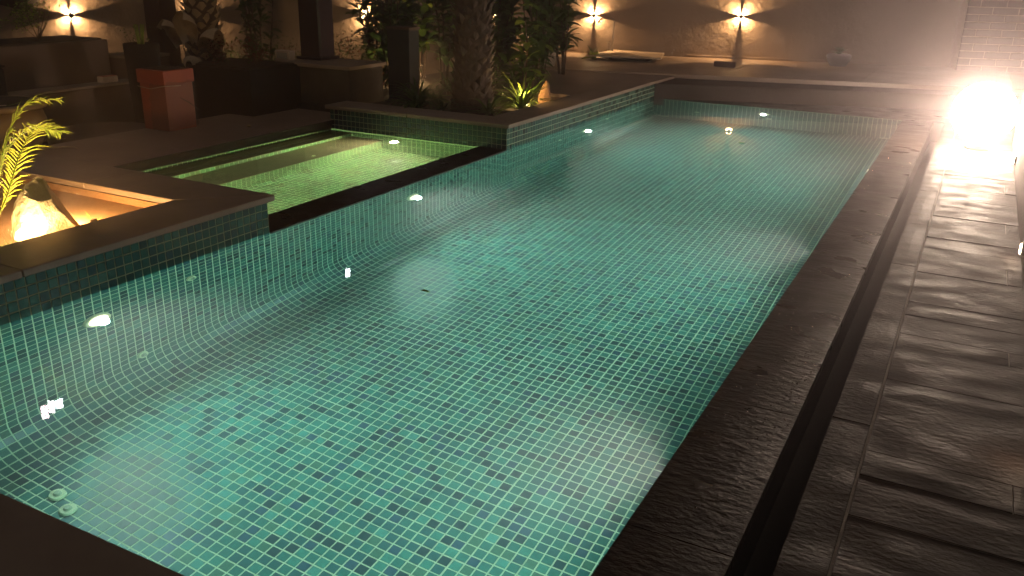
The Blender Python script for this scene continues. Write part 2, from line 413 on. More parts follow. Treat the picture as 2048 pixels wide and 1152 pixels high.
# near end coping (dark rim at the bottom left of the photo)
prism('near_coping', [(-3.76, .75), (.4, .75), (.4, 1.138), (-3.76, 1.138)], .203, .242, coping_m, None, bev=.005)['kind'] = 'structure'
nc = bpy.data.objects['near_coping']
prism('coping_support', [(-3.79, .8), (.4, .8), (.4, Y0 - .002), (-3.79, Y0 - .002)], -1.4, .2025, clay_m, nc)

# planter recess with rusty sand bed
bed = prism('sand_bed', [(-5.9, .8), (-4.171, .8), (-4.171, 3.579), (-5.9, 3.579)], .0, .155, sand_m); bed['kind'] = 'structure'
sheet('recess_lining', [((-4.1905, .8, .14), (-4.1905, 3.56, .14), (-4.1905, 3.56, .2), (-4.1905, .8, .2)), ((-4.19, 3.562, .15), (-5.9, 3.562, .15), (-5.9, 3.562, .2), (-4.19, 3.562, .2))], sand_m, bed)

# ---------------------------------------------------------------- ground, terrace, far decks
g = sheet('garden_ground', [((-60, -60, -1.6), (60, -60, -1.6), (60, 80, -1.6), (-60, 80, -1.6))], soil_m); g['kind'] = 'structure'
for pts_, z0_, z1_ in (([(-30, 3.99), (-6.955, 3.99), (-6.955, 20), (-30, 20)], -.3, -.05), ([(-30, -10), (-5.95, -10), (-5.95, 3.99), (-30, 3.99)], -.3, .10),
                       ([(-6.95, 7.46), (-4.14, 7.46), (-4.14, 9.3), (-6.95, 9.3)], -.3, .16), ([(-6.95, 9.303), (-5.6, 9.303), (-5.6, 14.5), (-6.95, 14.1)], -.3, .16)):
    prism('garden_soil', pts_, z0_, z1_, soil_m)['kind'] = 'structure'
ter = empty('spa_terrace', (0, 0, 0)); ter['kind'] = 'structure'; ter['label'] = 'brown paved terrace behind the spa'
ys = [3.995, 5.15, 6.3, 7.455]
for a, b_ in zip(ys, ys[1:]):
    yy1 = b_ - .003
    prism('paving_slab', [(-6.95, a), (-5.80, a), (-5.80, min(yy1, 7.08)), (-6.95, yy1)] if yy1 < 7.1 else [(-6.95, a), (-5.80, a), (-5.80, 7.08), (-5.925, 7.08), (-5.925, yy1), (-6.95, yy1)], .062, .10, terrace_m, ter, bev=.003)
box('slab_edge_shade', -5.7995, -5.7945, 3.995, 7.08, .058, .1005, dark_m, ter, 0)  # dark strip standing in for shade on the slab edge
prism('slab_bed', [(-6.94, 3.99), (-5.862, 3.99), (-5.862, 7.08), (-6.94, 7.08)], -.6, .0615, clay_m, ter)

def dline(p, q, xx): return p[1] + (q[1] - p[1]) * (xx - p[0]) / (q[0] - p[0])
# direction of the back of the site (turned against the pool)
FA, FB = (-3.72, 11.27), (-.29, 12.47)
fy = lambda xx: dline(FA, FB, xx)
# lower far deck, slabs
matte_m = mat('dull_dark_stone', (.030, .021, .016), (.05, .036, .028), rough=.75, scale=6, bump=.3, bscale=30, spec=.2)
fd = empty('far_deck', (0, 0, 0)); fd['kind'] = 'structure'; fd['label'] = 'brown stone deck beyond the far end of the pool'
UA, UB = (-5.1, 11.62), (-.31, 12.95)
uy = lambda xx: dline(UA, UB, xx)
xs = [-3.757, -2.6, -1.45, -.3, .95, 2.1]
for a, b_ in zip(xs, xs[1:]):
    b2 = b_ - .003
    prism('coping_slab', [(a, fy(a)), (b2, fy(b2)), (b2, uy(b2) - .004), (a, uy(a) - .004)],   .165, .205, matte_m, fd, bev=.004)
prism('deck_bed', [(-3.79, fy(-3.79) + .015), (2.1, fy(2.1) + .015), (2.1, uy(2.1)), (-3.79, uy(-3.79))], -.5, .1645, matte_m, fd)
prism('deck_bed', [(-5.6, 9.303), (-4.134, 9.303), (-4.134, 11.3), (-3.81, 11.31), (-3.81, uy(-3.81)), (-5.6, uy(-5.6))], -.5, .2, clay_m, fd)
for (a, b_, c, d) in ((-5.6, -4.134, 9.303, 10.2), (-5.6, -4.134, 10.203, 11.1)): prism('paving_slab', [(a, c), (b_, c), (b_, d), (a, d)], .2005, .24, terrace_m, fd, bev=.003)
prism('paving_slab', [(-5.6, 11.103), (-4.134, 11.103), (-3.76, 11.245), (-3.76, uy(-3.76) - .004), (-5.6, uy(-5.6) - .004)], .2005, .24, terrace_m, fd, bev=.003)
# upper terrace up to the back wall
BW = lambda xx: 14.85 + .287 * (xx + 3.6)
ut = empty('upper_deck', (0, 0, 0)); ut['kind'] = 'structure'; ut['label'] = 'smooth deck along the plastered back wall'
xs = [-6.95, -5.0, -3.2, -1.4, .4, 2.1]
upper_m = mat('smooth_warm_concrete', (.20, .15, .11), (.27, .205, .155), rough=.32, scale=2, r2=.5, bump=.1, bscale=30, dist=.003)
for a, b_ in zip(xs, xs[1:]):
    b2 = b_ - .004
    prism('deck_panel', [(a, uy(a)), (b2, uy(b2)), (b2, BW(b2)), (a, BW(a))], .12, .262, upper_m, ut, bev=.004)
# far wet ledge wedge between the water and the riser
fl = prism('far_spill_ledge', [(XL + .002, Y1 + .001), (XR, Y1 + .001), (.4, Y1 + .001), (.4, fy(.4) + .01), (-3.7, fy(-3.7) + .01)], -.5, .006, slate_m); fl['kind'] = 'structure'

# ---------------------------------------------------------------- right side: spill stones, slot, trim, planks, parapet
sp = empty('spill_edge', (0, 0, 0)); sp['kind'] = 'structure'; sp['label'] = 'wet slate overflow edge along the pool'
ys = [1.165]; 
while ys[-1] < 11.2: ys.append(min(ys[-1] + rnd.uniform(.95, 1.12), 11.3) if ys[-1] < 10.5 else 11.3)
def relief(name, x0, x1, y0, y1, zb, zt, m, parent, amp=.004, nxx=4, nyy=6, ):
    bm = bmesh.new(); V = {}
    for i in range(nxx + 1):
        for j in range(nyy + 1):
            e = i in (0, nxx) or j in (0, nyy)
            V[i, j] = bm.verts.new((x0 + (x1 - x0) * i / nxx, y0 + (y1 - y0) * j / nyy, zt + (-.003 if e else rnd.uniform(-amp, amp))))
    for i in range(nxx):
        for j in range(nyy): bm.faces.new((V[i, j], V[i + 1, j], V[i + 1, j + 1], V[i, j + 1]))
    ring = [(i, 0) for i in range(nxx + 1)] + [(nxx, j) for j in range(1, nyy + 1)] + [(i, nyy) for i in range(nxx - 1, -1, -1)] + [(0, j) for j in range(nyy - 1, 0, -1)]
    lo = [bm.verts.new((V[k].co.x, V[k].co.y, zb)) for k in ring]
    for a in range(len(ring)):
        b_ = (a + 1) % len(ring); bm.faces.new((V[ring[a]], lo[a], lo[b_], V[ring[b_]]))
    o = done(bm, name, m, parent)
    return o
for a, b_ in zip(ys, ys[1:]): relief('edge_stone', XR, -.385, a, b_ - .0025, -.045, .004 + rnd.uniform(0, .002), slate_m, sp, .002, 3, 4)
box('edge_core', XR + .004, -.39, 1.14, 11.3, -1.3, -.0455, darkchan_m, sp, 0)
ch = box('overflow_channel', -.384, -.262, 1.17, 11.9, -.5, -.22, darkchan_m, None, 0); ch['kind'] = 'structure'
tr = empty('trim_strip', (0, 0, 0)); tr['kind'] = 'structure'; tr['label'] = 'slate trim strip between the drain slot and the deck'
ys = [1.17, 2.1, 3.16, 4.27, 5.3, 6.3, 7.4, 8.4, 9.45, 10.4, 11.55]
for a, b_ in zip(ys, ys[1:]): relief('trim_stone', -.262, -.128, a, b_ - .003, -.06, .03 + rnd.uniform(-.0008, .0008), deck_m, tr, .0015, 2, 4)
box('trim_core', -.262, -.13, 1.17, 11.55, -.5, -.0605, darkchan_m, tr, 0)
dk = empty('slate_deck', (0, 0, 0)); dk['kind'] = 'structure'; dk['label'] = 'dark damp slate plank deck along the parapet'
ml = box('mortar_line', -.127, -.1185, 1.17, 11.55, -.02, .0305, mortar_m, dk, 0)
known = [1.2, 1.42, 1.7, 1.95, 2.2, 2.52, 2.78, 2.96, 3.44, 3.62, 4.02, 4.18, 4.45, 4.66, 5.2, 5.5, 5.75, 6.0, 6.35, 6.6, 7.0, 7.2, 7.6, 7.95, 8.15, 8.6, 8.85, 9.3, 9.65, 10.0, 10.3, 10.7, 11.1, 11.5]
for i, (a, b_) in enumerate(zip(known, known[1:])):
    split = [(-.117, .415)] if i % 4 != 2 else [(-.117, .335), (.339, .415)]
    for (xa, xb) in split:
        relief('slate_plank', xa, xb, a, b_ - rnd.uniform(.003, .005), .010, .0315 + rnd.uniform(-.0022, .003), deck_m, dk, .0007, 4, 2)
box('deck_core', -.117, .415, 1.17, 11.55, -.5, .0262, mortar_m, dk, 0)
prism('garden_soil', [(-.26, 11.552), (2.1, 11.552), (2.1, 12.6), (-.26, fy(-.26))], -.5, .0, slate_m)['kind'] = 'structure'
par_m = mat('painted_parapet', (.42, .34, .31), (.5, .42, .38), rough=.6, bump=.1, bscale=40)
par = empty('parapet_wall', (.42, 5.8, 0), label='low pale parapet wall along the slate deck beside the globe lamp', cat='wall')
bm = bmesh.new(); addbox(bm, 0, .18, -4.6, 4.4, -.2, .62); done(bm, 'wall_body', par_m, par, bev=.006)
bm = bmesh.new(); addbox(bm, -.012, .20, -4.62, 4.42, .621, .66); done(bm, 'wall_cap', coping_m, par, bev=.006)

# droplets splashed over the spill stones
drop_m, nt, b = newmat('drop_glint'); b.inputs['Base Color'].default_value = (.9, .88, .85, 1); b.inputs['Metallic'].default_value = .8; b.inputs['Roughness'].default_value = .12; b.inputs['Specular IOR Level'].default_value = 1  # pale metal imitates the glint of clear drops
bm = bmesh.new(); rr_ = random.Random(12)
for i in range(420):
    yy_ = rr_.choice((rr_.gauss(3.9, .45), rr_.gauss(3.3, .35), rr_.uniform(1.3, 9))); xx_ = rr_.uniform(XR + .02, -.40) 
    if yy_ < 1.2 or yy_ > 11: continue
    zz_ = .004 if xx_ < -.38 else .031
    bmesh.ops.create_icosphere(bm, subdivisions=1, radius=rr_.uniform(.0018, .0045), matrix=Matrix.Translation((xx_, yy_, zz_)) @ Matrix.Diagonal((1, 1, .7, 1)))
o_ = done(bm, 'water_droplets', drop_m, None, True); tag(o_, 'splashed water droplets glinting on the wet slate edge', 'droplets', kind='stuff')

# ---------------------------------------------------------------- haze
hz_m = bpy.data.materials.new('lamp_glare_haze'); hz_m.use_nodes = True; nt = hz_m.node_tree; nt.nodes.clear()
pv = nt.nodes.new('ShaderNodeVolumePrincipled'); pv.inputs['Color'].default_value = (.98, .86, .90, 1); pv.inputs['Density'].default_value = .027; pv.inputs['Anisotropy'].default_value = .87
o_ = nt.nodes.new('ShaderNodeOutputMaterial'); nt.links.new(pv.outputs[0], o_.inputs['Volume'])
bm = bmesh.new(); addbox(bm, -24, 14, -9, 27, -2.8, 7.2); hz = done(bm, 'glare_haze', hz_m); hz['kind'] = 'stuff'  # added volume, imitates the lamp's veiling glare in the lens

# ---------------------------------------------------------------- walls at the back
def wallseg(name, a, b_, z0_, z1_, th, m, label):
    a = Vector(a); b_ = Vector(b_); d = (b_ - a).normalized(); n_ = Vector((-d.y, d.x))
    pts_ = [(a.x, a.y), (b_.x, b_.y), (b_.x + n_.x * th, b_.y + n_.y * th), (a.x + n_.x * th, a.y + n_.y * th)]
    return tag(prism(name, pts_, z0_, z1_, m), label, 'wall')
bw = wallseg('garden_wall', (-6.9, BW(-6.9)), (-.25, BW(-.25)), -.5, 2.7, .25, plaster_m, 'grey brown plastered back wall carrying two star shaped wall lights')
lw = wallseg('garden_wall', (-11.9, -8.16 * 0 + 10.91 + (-11.9 + 8.16) / .4807), (-6.72, 10.91 + (-6.72 + 8.16) / .4807), -.5, 2.7, .25, plaster_m, 'plastered garden wall behind the palm trunks and shrubs')
strip = tag(prism('kerb_strip', [(-4.4, BW(-4.4) - .03), (-2.28, BW(-2.28) - .03), (-2.28, BW(-2.28) - .002), (-4.4, BW(-4.4) - .002)], .262, .30, copedge_m, None, .003), 'pale stone strip at the foot of the plastered wall', 'kerb')

# brick wall
ba = Vector((-.34, BW(-.34) - .45)); bd = Vector((1, .287)).normalized(); bn = Vector((-bd.y, bd.x))
bwall = empty('brick_wall', (ba.x, ba.y, .205), math.atan2(bd.y, bd.x), label='mauve brick wall corner above the globe lamp', cat='wall')
bm = bmesh.new(); addbox(bm, .004, 2.6, .006, .43, -.3, 2.6); done(bm, 'mortar_body', mortar_m, bwall)
bme = {}
def brick_mesh(w_):
    k_ = round(w_, 3)
    if k_ not in bme:
        bm = bmesh.new(); addbox(bm, 0, w_, 0, .03, 0, .093)
        bmesh.ops.bevel(bm, geom=list(bm.edges), offset=.004, segments=1, affect='EDGES')
        me = bpy.data.meshes.new('brick'); bm.to_mesh(me); bm.free(); me.materials.append(brick_m); bme[k_] = me
    return bme[k_]
for row in range(24):
    zz = .03 + row * .107; xx = 0
    first = .35 if row % 2 == 0 else .17
    while xx < 2.5:
        w_ = first if xx == 0 else .35
        o = link('brick', brick_mesh(w_), None, bwall); o.location = (xx, rnd.uniform(-.004, .001), zz)
        xx += w_ + .014

# ---------------------------------------------------------------- lights: star sconces
warm = (1, .58, .26)
glow_warm = emis('sconce_lamp_glow', (1, .66, .32), 45)
def sconce(loc, rz, power, label, hor=15, ver=8, shift=0):
    # local frame: -Y points out of the wall
    t = empty('wall_light', loc, rz, label=label, cat='wall light', group='star pattern wall lights')
    L = .055; dpt = .07
    def wedge(a0, a1, nm):
        bm = bmesh.new(); ri = .0075
        pts_ = [(ri * math.cos(a0), ri * math.sin(a0)), (L * math.cos(a0), L * math.sin(a0)), (L * math.cos((a0 + a1) / 2), L * math.sin((a0 + a1) / 2)), (L * math.cos(a1), L * math.sin(a1)), (ri * math.cos(a1), ri * math.sin(a1))]
        lo = [bm.verts.new((x_, -.0005, z_)) for x_, z_ in pts_]; hi = [bm.verts.new((x_, -dpt, z_)) for x_, z_ in pts_]
        bm.faces.new(lo); bm.faces.new(hi[::-1])
        for i in range(5): bm.faces.new((lo[i], hi[i], hi[(i + 1) % 5], lo[(i + 1) % 5]))
        done(bm, nm, black_metal, t)
    for c, hw in ((0, hor), (90, ver), (180, hor), (270, ver)): wedge(R(c - hw), R(c + hw), 'baffle')
    bm = bmesh.new(); addbox(bm, -.030, .030, -dpt - .010, -dpt - .0005, -.030, .030); done(bm, 'front_plate', black_metal, t, bev=.002)
    bm = bmesh.new(); bmesh.ops.create_cone(bm, cap_ends=True, segments=28, radius1=.053, radius2=.053, depth=.002, matrix=Matrix.Translation((0, -.0012, 0)) @ Matrix.Rotation(R(90), 4, 'X'))
    done(bm, 'lamp_lens', glow_warm, t)
    ld = bpy.data.lights.new('sconce_bulb', 'POINT'); ld.energy = power; ld.color = warm; ld.shadow_soft_size = .003
    lo_ = bpy.data.objects.new('sconce_bulb', ld); COL.objects.link(lo_); lo_.parent = t; lo_.location = (0, -.034, 0)
    return t
aB = math.atan2(.287, 1)
sconce((-3.62, BW(-3.62) - .002, .935), aB, 140, 'star shaped wall light on bare plaster, mirrored in the pool')
sconce((-5.93, BW(-5.93) - .002, .88), aB, 115, 'star shaped wall light beside the thin shower pipe')
wl = lambda Y: (-8.16 + (Y - 10.91) * .4807, Y)
aL = math.atan2(1, .4807)
nL_ = Vector((.9013, -.4332))
for Y, zz, lab, pw in ((10.85, .93, 'wall light half hidden by the tall leafy stems', 70), (8.62, .94, 'wall light beside the speckled trunk with pale leaf bases', 55), (7.24, .96, 'wall light above the small leaved shrub in the big planter', 60), (13.0, .9, 'wall light hidden behind the big palm trunk', 40)):
    p = wl(Y); sconce((p[0] + nL_.x * .002, p[1] + nL_.y * .002, zz), aL, pw, lab)

# globe lamp
gl = empty('globe_lamp', (.10, 9.6, .03), label='large glaring white globe lamp standing on the slate deck', cat='lamp')
lathe('lamp_base', [(.11, 0), (.115, .02), (.09, .05), (.085, .07)], black_metal, gl)
bm = bmesh.new(); bmesh.ops.create_uvsphere(bm, u_segments=48, v_segments=32, radius=.285, matrix=Matrix.Translation((0, 0, .352)))
done(bm, 'glass_globe', emis('globe_glow', (1, .77, .58), 90), gl, True)

# step lights on the parapet
for i, (Y, zz, pw) in enumerate(((8.75, .10, 2.0), (5.75, .10, 1.2), (3.1, .12, .5))):
    t = empty('step_light', (.42, Y, zz), label=('round step light in the parapet nearest the globe lamp', 'round step light halfway along the parapet', 'round step light at the near end of the parapet')[i], cat='step light', group='step lights in the parapet')
    bm = bmesh.new(); bmesh.ops.create_cone(bm, cap_ends=True, segments=20, radius1=.045, radius2=.040, depth=.02, matrix=Matrix.Translation((-.010, 0, 0)) @ Matrix.Rotation(R(-90), 4, 'Y'))
    done(bm, 'bezel', steel_m, t)
    bm = bmesh.new(); bmesh.ops.create_cone(bm, cap_ends=True, segments=20, radius1=.032, radius2=.030, depth=.006, matrix=Matrix.Translation((-.0235, 0, 0)) @ Matrix.Rotation(R(-90), 4, 'Y'))
    done(bm, 'lens', emis('step_lens_%d' % i, (1, .72, .48), 35 * pw), t)

# underwater lights
def uw(loc, out, power, label, col=(1, .98, .86), size=172, lens=2.4, tilt=0, rad=.060, blend=.35, spot=True, beam=3.2):
    out = Vector(out).normalized()
    t = empty('underwater_light', loc, 0, label=label, cat='pool light', group='underwater pool lights')
    rot = out.to_track_quat('Z', 'Y').to_matrix().to_4x4()
    bm = bmesh.new(); bmesh.ops.create_cone(bm, cap_ends=True, segments=28, radius1=rad * 1.35, radius2=rad * 1.25, depth=.016, matrix=rot @ Matrix.Translation((0, 0, .010)))
    done(bm, 'bezel', pvc_m, t)
    bm = bmesh.new(); bmesh.ops.create_cone(bm, cap_ends=True, segments=28, radius1=rad, radius2=rad * .85, depth=.010, matrix=rot @ Matrix.Translation((0, 0, .0235)))
    done(bm, 'lens', emis('pool_lens', (1, .88, .66), lens), t)
    ld = bpy.data.lights.new('pool_lamp', 'SPOT'); ld.energy = power; ld.color = col; ld.spot_size = R(size); ld.spot_blend = blend; ld.shadow_soft_size = .03
    lo_ = bpy.data.objects.new('pool_lamp', ld); COL.objects.link(lo_); lo_.parent = t
    l2 = bpy.data.lights.new('pool_beam', 'SPOT'); l2.energy = power * beam; l2.color = (1, .95, .85) if col[2] > .5 else col; l2.spot_size = R(150); l2.spot_blend = 1; l2.shadow_soft_size = .03
    lb_ = bpy.data.objects.new('pool_beam', l2); COL.objects.link(lb_); lb_.parent = t; lb_.location = out * .05
    lb_.rotation_euler = (-Vector((out.x, out.y, tilt - .12))).normalized().to_track_quat('Z', 'Y').to_euler()
    d = Vector((out.x, out.y, tilt)).normalized()
    lo_.rotation_euler = (-d).to_track_quat('Z', 'Y').to_euler(); lo_.location = out * .05
    return t
UP = 78
uw((XL, 2.66, -.38), (1, 0, 0), UP, 'big bright underwater light in the tiled wall below the glowing rock')
uw((XL, 5.55, -.42), (1, 0, 0), UP, 'underwater light under the dark spill ledge of the spa')
uw((XL, 8.96, -.46), (1, 0, 0), UP, 'underwater light under the coping beside the strappy plant')
uw((-2.33, Y1, -.45), (0, -1, 0), UP, 'underwater light in the far end wall of the pool')
for y_, lab in ((2.70, 'underwater light hidden under the near end of the slate spill edge'), (5.59, 'underwater light hidden under the middle of the slate spill edge'), (8.33, 'underwater light hidden under the far end of the slate spill edge')):
    uw((XR, y_, -.25), (-1, 0, 0), UP * .9, lab, beam=3.2)
uw((-5.04, SY1, -.235), (0, -1, 0), 230, 'yellow underwater light in the far wall of the spa', col=(1, .90, .42), lens=60, tilt=-.25, rad=.04)

uw((-4.9, SY0, -.24), (0, 1, 0), 70, 'yellow underwater light in the near wall of the spa, hidden under its coping', col=(1, .90, .42), lens=30, tilt=-.1, rad=.04)

# return fittings (small pale discs)
def fitting(loc, out, rad, label):
    out = Vector(out).normalized(); rot = out.to_track_quat('Z', 'Y').to_matrix().to_4x4()
    t = empty('return_fitting', loc, 0, label=label, cat='pool fitting', group='pale round return fittings')
    bm = bmesh.new(); bmesh.ops.create_cone(bm, cap_ends=True, segments=24, radius1=rad, radius2=rad * .9, depth=.014, matrix=rot @ Matrix.Translation((0, 0, .008)))
    done(bm, 'flange', pvc_m, t)
    bm = bmesh.new(); bmesh.ops.create_cone(bm, cap_ends=True, segments=16, radius1=rad * .5, radius2=rad * .35, depth=.012, matrix=rot @ Matrix.Translation((0, 0, .0215)))
    done(bm, 'eyeball', mat('fitting_eye', (.4, .42, .3), rough=.4), t)
fitting((XL, 3.29, -.31), (1, 0, 0), .035, 'oval looking return fitting right of the big underwater light')
fitting((XL, 2.90, -1.06), (1, 0, .1), .035, 'yellowish fitting low on the wall where it curves to the floor')
fitting((XL, 9.10, -.80), (1, 0, 0), .035, 'small fitting just below the underwater light beside the strappy plant')
fitting((XL, 9.62, -.25), (1, 0, 0), .035, 'first small fitting past the light on the far left wall')
fitting((XL, 10.5, -.29), (1, 0, 0), .035, 'last small fitting near the far left corner')
fitting((XL, 8.3, -.45), (1, 0, 0), .030, 'dim fitting left of the far underwater light')
fitting((-3.2, Y1, -.78), (0, -1, 0), .035, 'small fitting in the far end wall')
fitting((-2.27, Y1, -.78), (0, -1, 0), .040, 'fitting right under the far end wall light')
fitting((-3.32, 2.0, ZFL + .003), (0, 0, 1), .038, 'upper of two pale discs on the floor at the near left corner')
fitting((-3.20, 1.96, ZFL + .003), (0, 0, 1), .038, 'lower of two pale discs on the floor at the near left corner')
fitting((-5.22, 6.05, -.15), (1, 0, 0), .022, 'tiny glowing fitting on the spa step')

# ---------------------------------------------------------------- planter rock, its spotlight, palm
def rock(name, loc, dims, label, m=rock_m, seed=1, parent=None, sub=3, rz=0, pyr=0):
    rr_ = random.Random(seed); bm = bmesh.new(); bmesh.ops.create_icosphere(bm, subdivisions=sub, radius=1)
    cuts = [(Vector((rr_.gauss(0, 1), rr_.gauss(0, 1), rr_.gauss(0, .8))).normalized(), rr_.uniform(.55, .85)) for _ in range(11)]
    for v in bm.verts:
        for n_, d_ in cuts:
            k_ = v.co.dot(n_) - d_
            if k_ > 0: v.co -= n_ * k_
        v.co += Vector((rr_.gauss(0, .012), rr_.gauss(0, .012), rr_.gauss(0, .012)))
        if pyr:
            f_ = 1 - pyr * max(0, (v.co.z + .6) / 1.6)
            v.co.x *= f_; v.co.y *= f_
        v.co = Vector((v.co.x * dims[0], v.co.y * dims[1], (v.co.z + .75) * dims[2]))
    o = done(bm, name, m, parent); o.location = loc; o.rotation_euler = (0, 0, rz)
    if label: tag(o, label, 'rock')
    return o
rock('garden_rock', (-4.36, 2.84, .13), (.17, .23, .235), 'glowing pale pointed rock lit from below beside the small palm', seed=8, rz=-.5, pyr=.75)
sl = empty('garden_spotlight', (-4.225, 2.60, .155), label='small spotlight aimed up at the pale rock', cat='spotlight')
lathe('spot_body', [(.012, 0), (.014, .02), (.020, .022), (.022, .05)], black_metal, sl, 16)
ld = bpy.data.lights.new('rock_lamp', 'POINT'); ld.energy = 28; ld.color = (1, .70, .36); ld.shadow_soft_size = .012
lo_ = bpy.data.objects.new('rock_lamp', ld); COL.objects.link(lo_); lo_.location = (-4.210, 2.63, .222)
sl2 = empty('garden_spotlight', (-4.52, 3.06, .155), label='added spotlight behind the pale rock, brightening the orange sand', cat='spotlight')
lathe('spot_body', [(.012, 0), (.014, .02), (.020, .022), (.022, .04)], black_metal, sl2, 16)
ld = bpy.data.lights.new('corner_fill', 'POINT'); ld.energy = 44; ld.color = (1, .56, .20); ld.shadow_soft_size = .012  # added fill with no known source, brightens the sand corner and the palm
lo_ = bpy.data.objects.new('corner_fill', ld); COL.objects.link(lo_); lo_.location = (-4.52, 3.05, .24)

# blades
_bl = {}
def blade(L, W, curve, m, key=None, fold=.2, seg=6, shape='lance'):
    k_ = (round(L, 2), round(W, 3), round(curve, 2), m.name, shape)
    if k_ in _bl: return _bl[k_]
    bm = bmesh.new(); rows = []
    for i in range(seg + 1):
        t = i / seg
        a = curve * t
        x_ = L * (math.sin(a) / curve if abs(curve) > 1e-3 else t); z_ = L * ((1 - math.cos(a)) / curve if abs(curve) > 1e-3 else 0)
        w_ = W * (math.sin(math.pi * min(1, t * .93 + .07)) ** (.7 if shape == 'lance' else .45)) * (1 if shape == 'lance' else (1 - t * .5)) / 2
        rows.append([bm.verts.new((x_, -w_, -z_ + fold * w_)), bm.verts.new((x_, 0, -z_)), bm.verts.new((x_, w_, -z_ + fold * w_))])
    for a, b_ in zip(rows, rows[1:]):
        for j in range(2): bm.faces.new((a[j], b_[j], b_[j + 1], a[j + 1]))
    me = bpy.data.meshes.new('leaf'); bm.to_mesh(me); bm.free()
    for p in me.polygons: p.use_smooth = True
    me.materials.append(m); _bl[k_] = me
    return me
def put_leaf(parent, me, loc, az, el, roll=0, sc=1, name='leaf'):
    o = link(name, me, None, parent); o.location = loc; o.scale = (sc, sc, sc)
    o.rotation_euler = (Matrix.Rotation(az, 3, 'Z') @ Matrix.Rotation(-el, 3, 'Y') @ Matrix.Rotation(roll, 3, 'X')).to_euler()
    return o

def rosette(name, loc, n, L, W, m, label, cat='plant', group=None, curve=1.3, el=(.4, 1.3), seed=0, stem=None, mix=None):
    rr_ = random.Random(seed); t = empty(name, loc, rr_.uniform(0, 6), label=label, cat=cat, group=group)
    lathe('root_crown', [(.02, -.05), (.035, .0), (.02, .05)], bark_m, t, 8)
    for i in range(n):
        me = blade(L * rr_.choice((.7, .85, 1, 1.1)), W, curve * rr_.choice((.7, 1, 1.25)), m if not mix or rr_.random() < .6 else mix, shape='strap')
        put_leaf(t, me, (rr_.uniform(-.02, .02), rr_.uniform(-.02, .02), .01), i * 2.4 + rr_.uniform(-.3, .3), rr_.uniform(*el), rr_.uniform(-.3, .3))
    return t

# small feather palm beside the rock: several fronds with many leaflets
pl = empty('small_palm', (-4.62, 2.66, .15), label='small bright green feathery palm beside the pale rock', cat='palm')
def frond(parent, pts_, leafL, m, nleaf=26, seed=0, w=.007):
    rr_ = random.Random(seed)
    P = [Vector(p) for p in pts_]
    def at(t):
        n_ = len(P) - 1; i = min(int(t * n_), n_ - 1); f_ = t * n_ - i
        p0, p1, p2, p3 = P[max(i - 1, 0)], P[i], P[i + 1], P[min(i + 2, n_)]
        return .5 * ((2 * p1) + (p2 - p0) * f_ + (2 * p0 - 5 * p1 + 4 * p2 - p3) * f_ ** 2 + (3 * p1 - p0 - 3 * p2 + p3) * f_ ** 3)
    fr = tube('frond', [at(i / 14) for i in range(15)], [.006 - .0045 * i / 14 for i in range(15)], m, parent, 6)
    bm = bmesh.new()
    for i in range(nleaf):
        t = .18 + .82 * i / (nleaf - 1)
        p = at(t); tg = (at(min(1, t + .02)) - at(t - .02)).normalized(); side = tg.cross(Vector((0, 0, 1)))
        side = side.normalized() if side.length > .05 else Vector((1, 0, 0))
        for s_ in (-1, 1):
            L_ = leafL * (1 - .55 * abs(t - .55) / .45) * rr_.uniform(.8, 1.1)
            d = (side * s_ * rr_.uniform(.7, 1) + tg * rr_.uniform(.5, .9) + Vector((0, 0, rr_.uniform(-.15, .25)))).normalized()
            n_ = d.cross(tg).normalized(); wv = n_.cross(d).normalized() * w
            q0, q1, q2 = p, p + d * L_ * .5 + Vector((0, 0, .01 * L_)), p + d * L_ - Vector((0, 0, .16 * L_))
            a = [bm.verts.new(q0 - wv * .5), bm.verts.new(q0 + wv * .5), bm.verts.new(q1 + wv), bm.verts.new(q1 - wv), bm.verts.new(q2)]
            bm.faces.new((a[0], a[1], a[2], a[3])); bm.faces.new((a[3], a[2], a[4]))
    me = bpy.data.meshes.new('leaflets'); bm.to_mesh(me); bm.free()
    l_ = link('leaflets', me, m, fr)
    return fr
fs = [((0, 0, 0), (.10, .03, .28), (.17, .10, .5), (.30, .18, .62), (.42, .24, .60)),
      ((0, 0, 0), (.05, .12, .22), (.02, .25, .42), (-.05, .42, .55), (-.15, .6, .52)),
      ((0, 0, 0), (-.03, -.06, .28), (.02, -.14, .52), (.10, -.22, .66), (.20, -.30, .66)),
      ((0, 0, 0), (-.12, .05, .25), (-.28, .1, .45), (-.48, .18, .5)),
      ((0, 0, 0), (.06, .08, .3), (.1, .16, .56), (.16, .26, .72), (.26, .36, .74))]
for i, f_ in enumerate(fs): frond(pl, f_, .17, leafm[2], 40, i, .0048)
bm = bmesh.new(); rr_ = random.Random(4)
for i in range(650):
    b0 = Vector((-4.37 + rr_.gauss(0, .075), 2.43 + rr_.gauss(0, .13), .155)); a = rr_.uniform(0, 6.28)
    d = Vector((math.cos(a), math.sin(a), rr_.uniform(.6, 2.2))).normalized(); L_ = rr_.uniform(.03, .085); w_ = Vector((-math.sin(a), math.cos(a), 0)) * .002
    bm.faces.new([bm.verts.new(b0 - w_), bm.verts.new(b0 + w_), bm.verts.new(b0 + d * L_)])
me = bpy.data.meshes.new('grass'); bm.to_mesh(me); bm.free(); gr_ = link('grass', me, leafm[1]); tag(gr_, 'short grass on the sand at the foot of the glowing rock', 'grass', kind='stuff')
# sprig right of the rock
rosette('grass_sprig', (-4.34, 3.12, .155), 12, .13, .006, leafm[2], 'thin dry sprig just behind the rock', 'sprig', curve=.6, el=(.1, 1.2), seed=4)
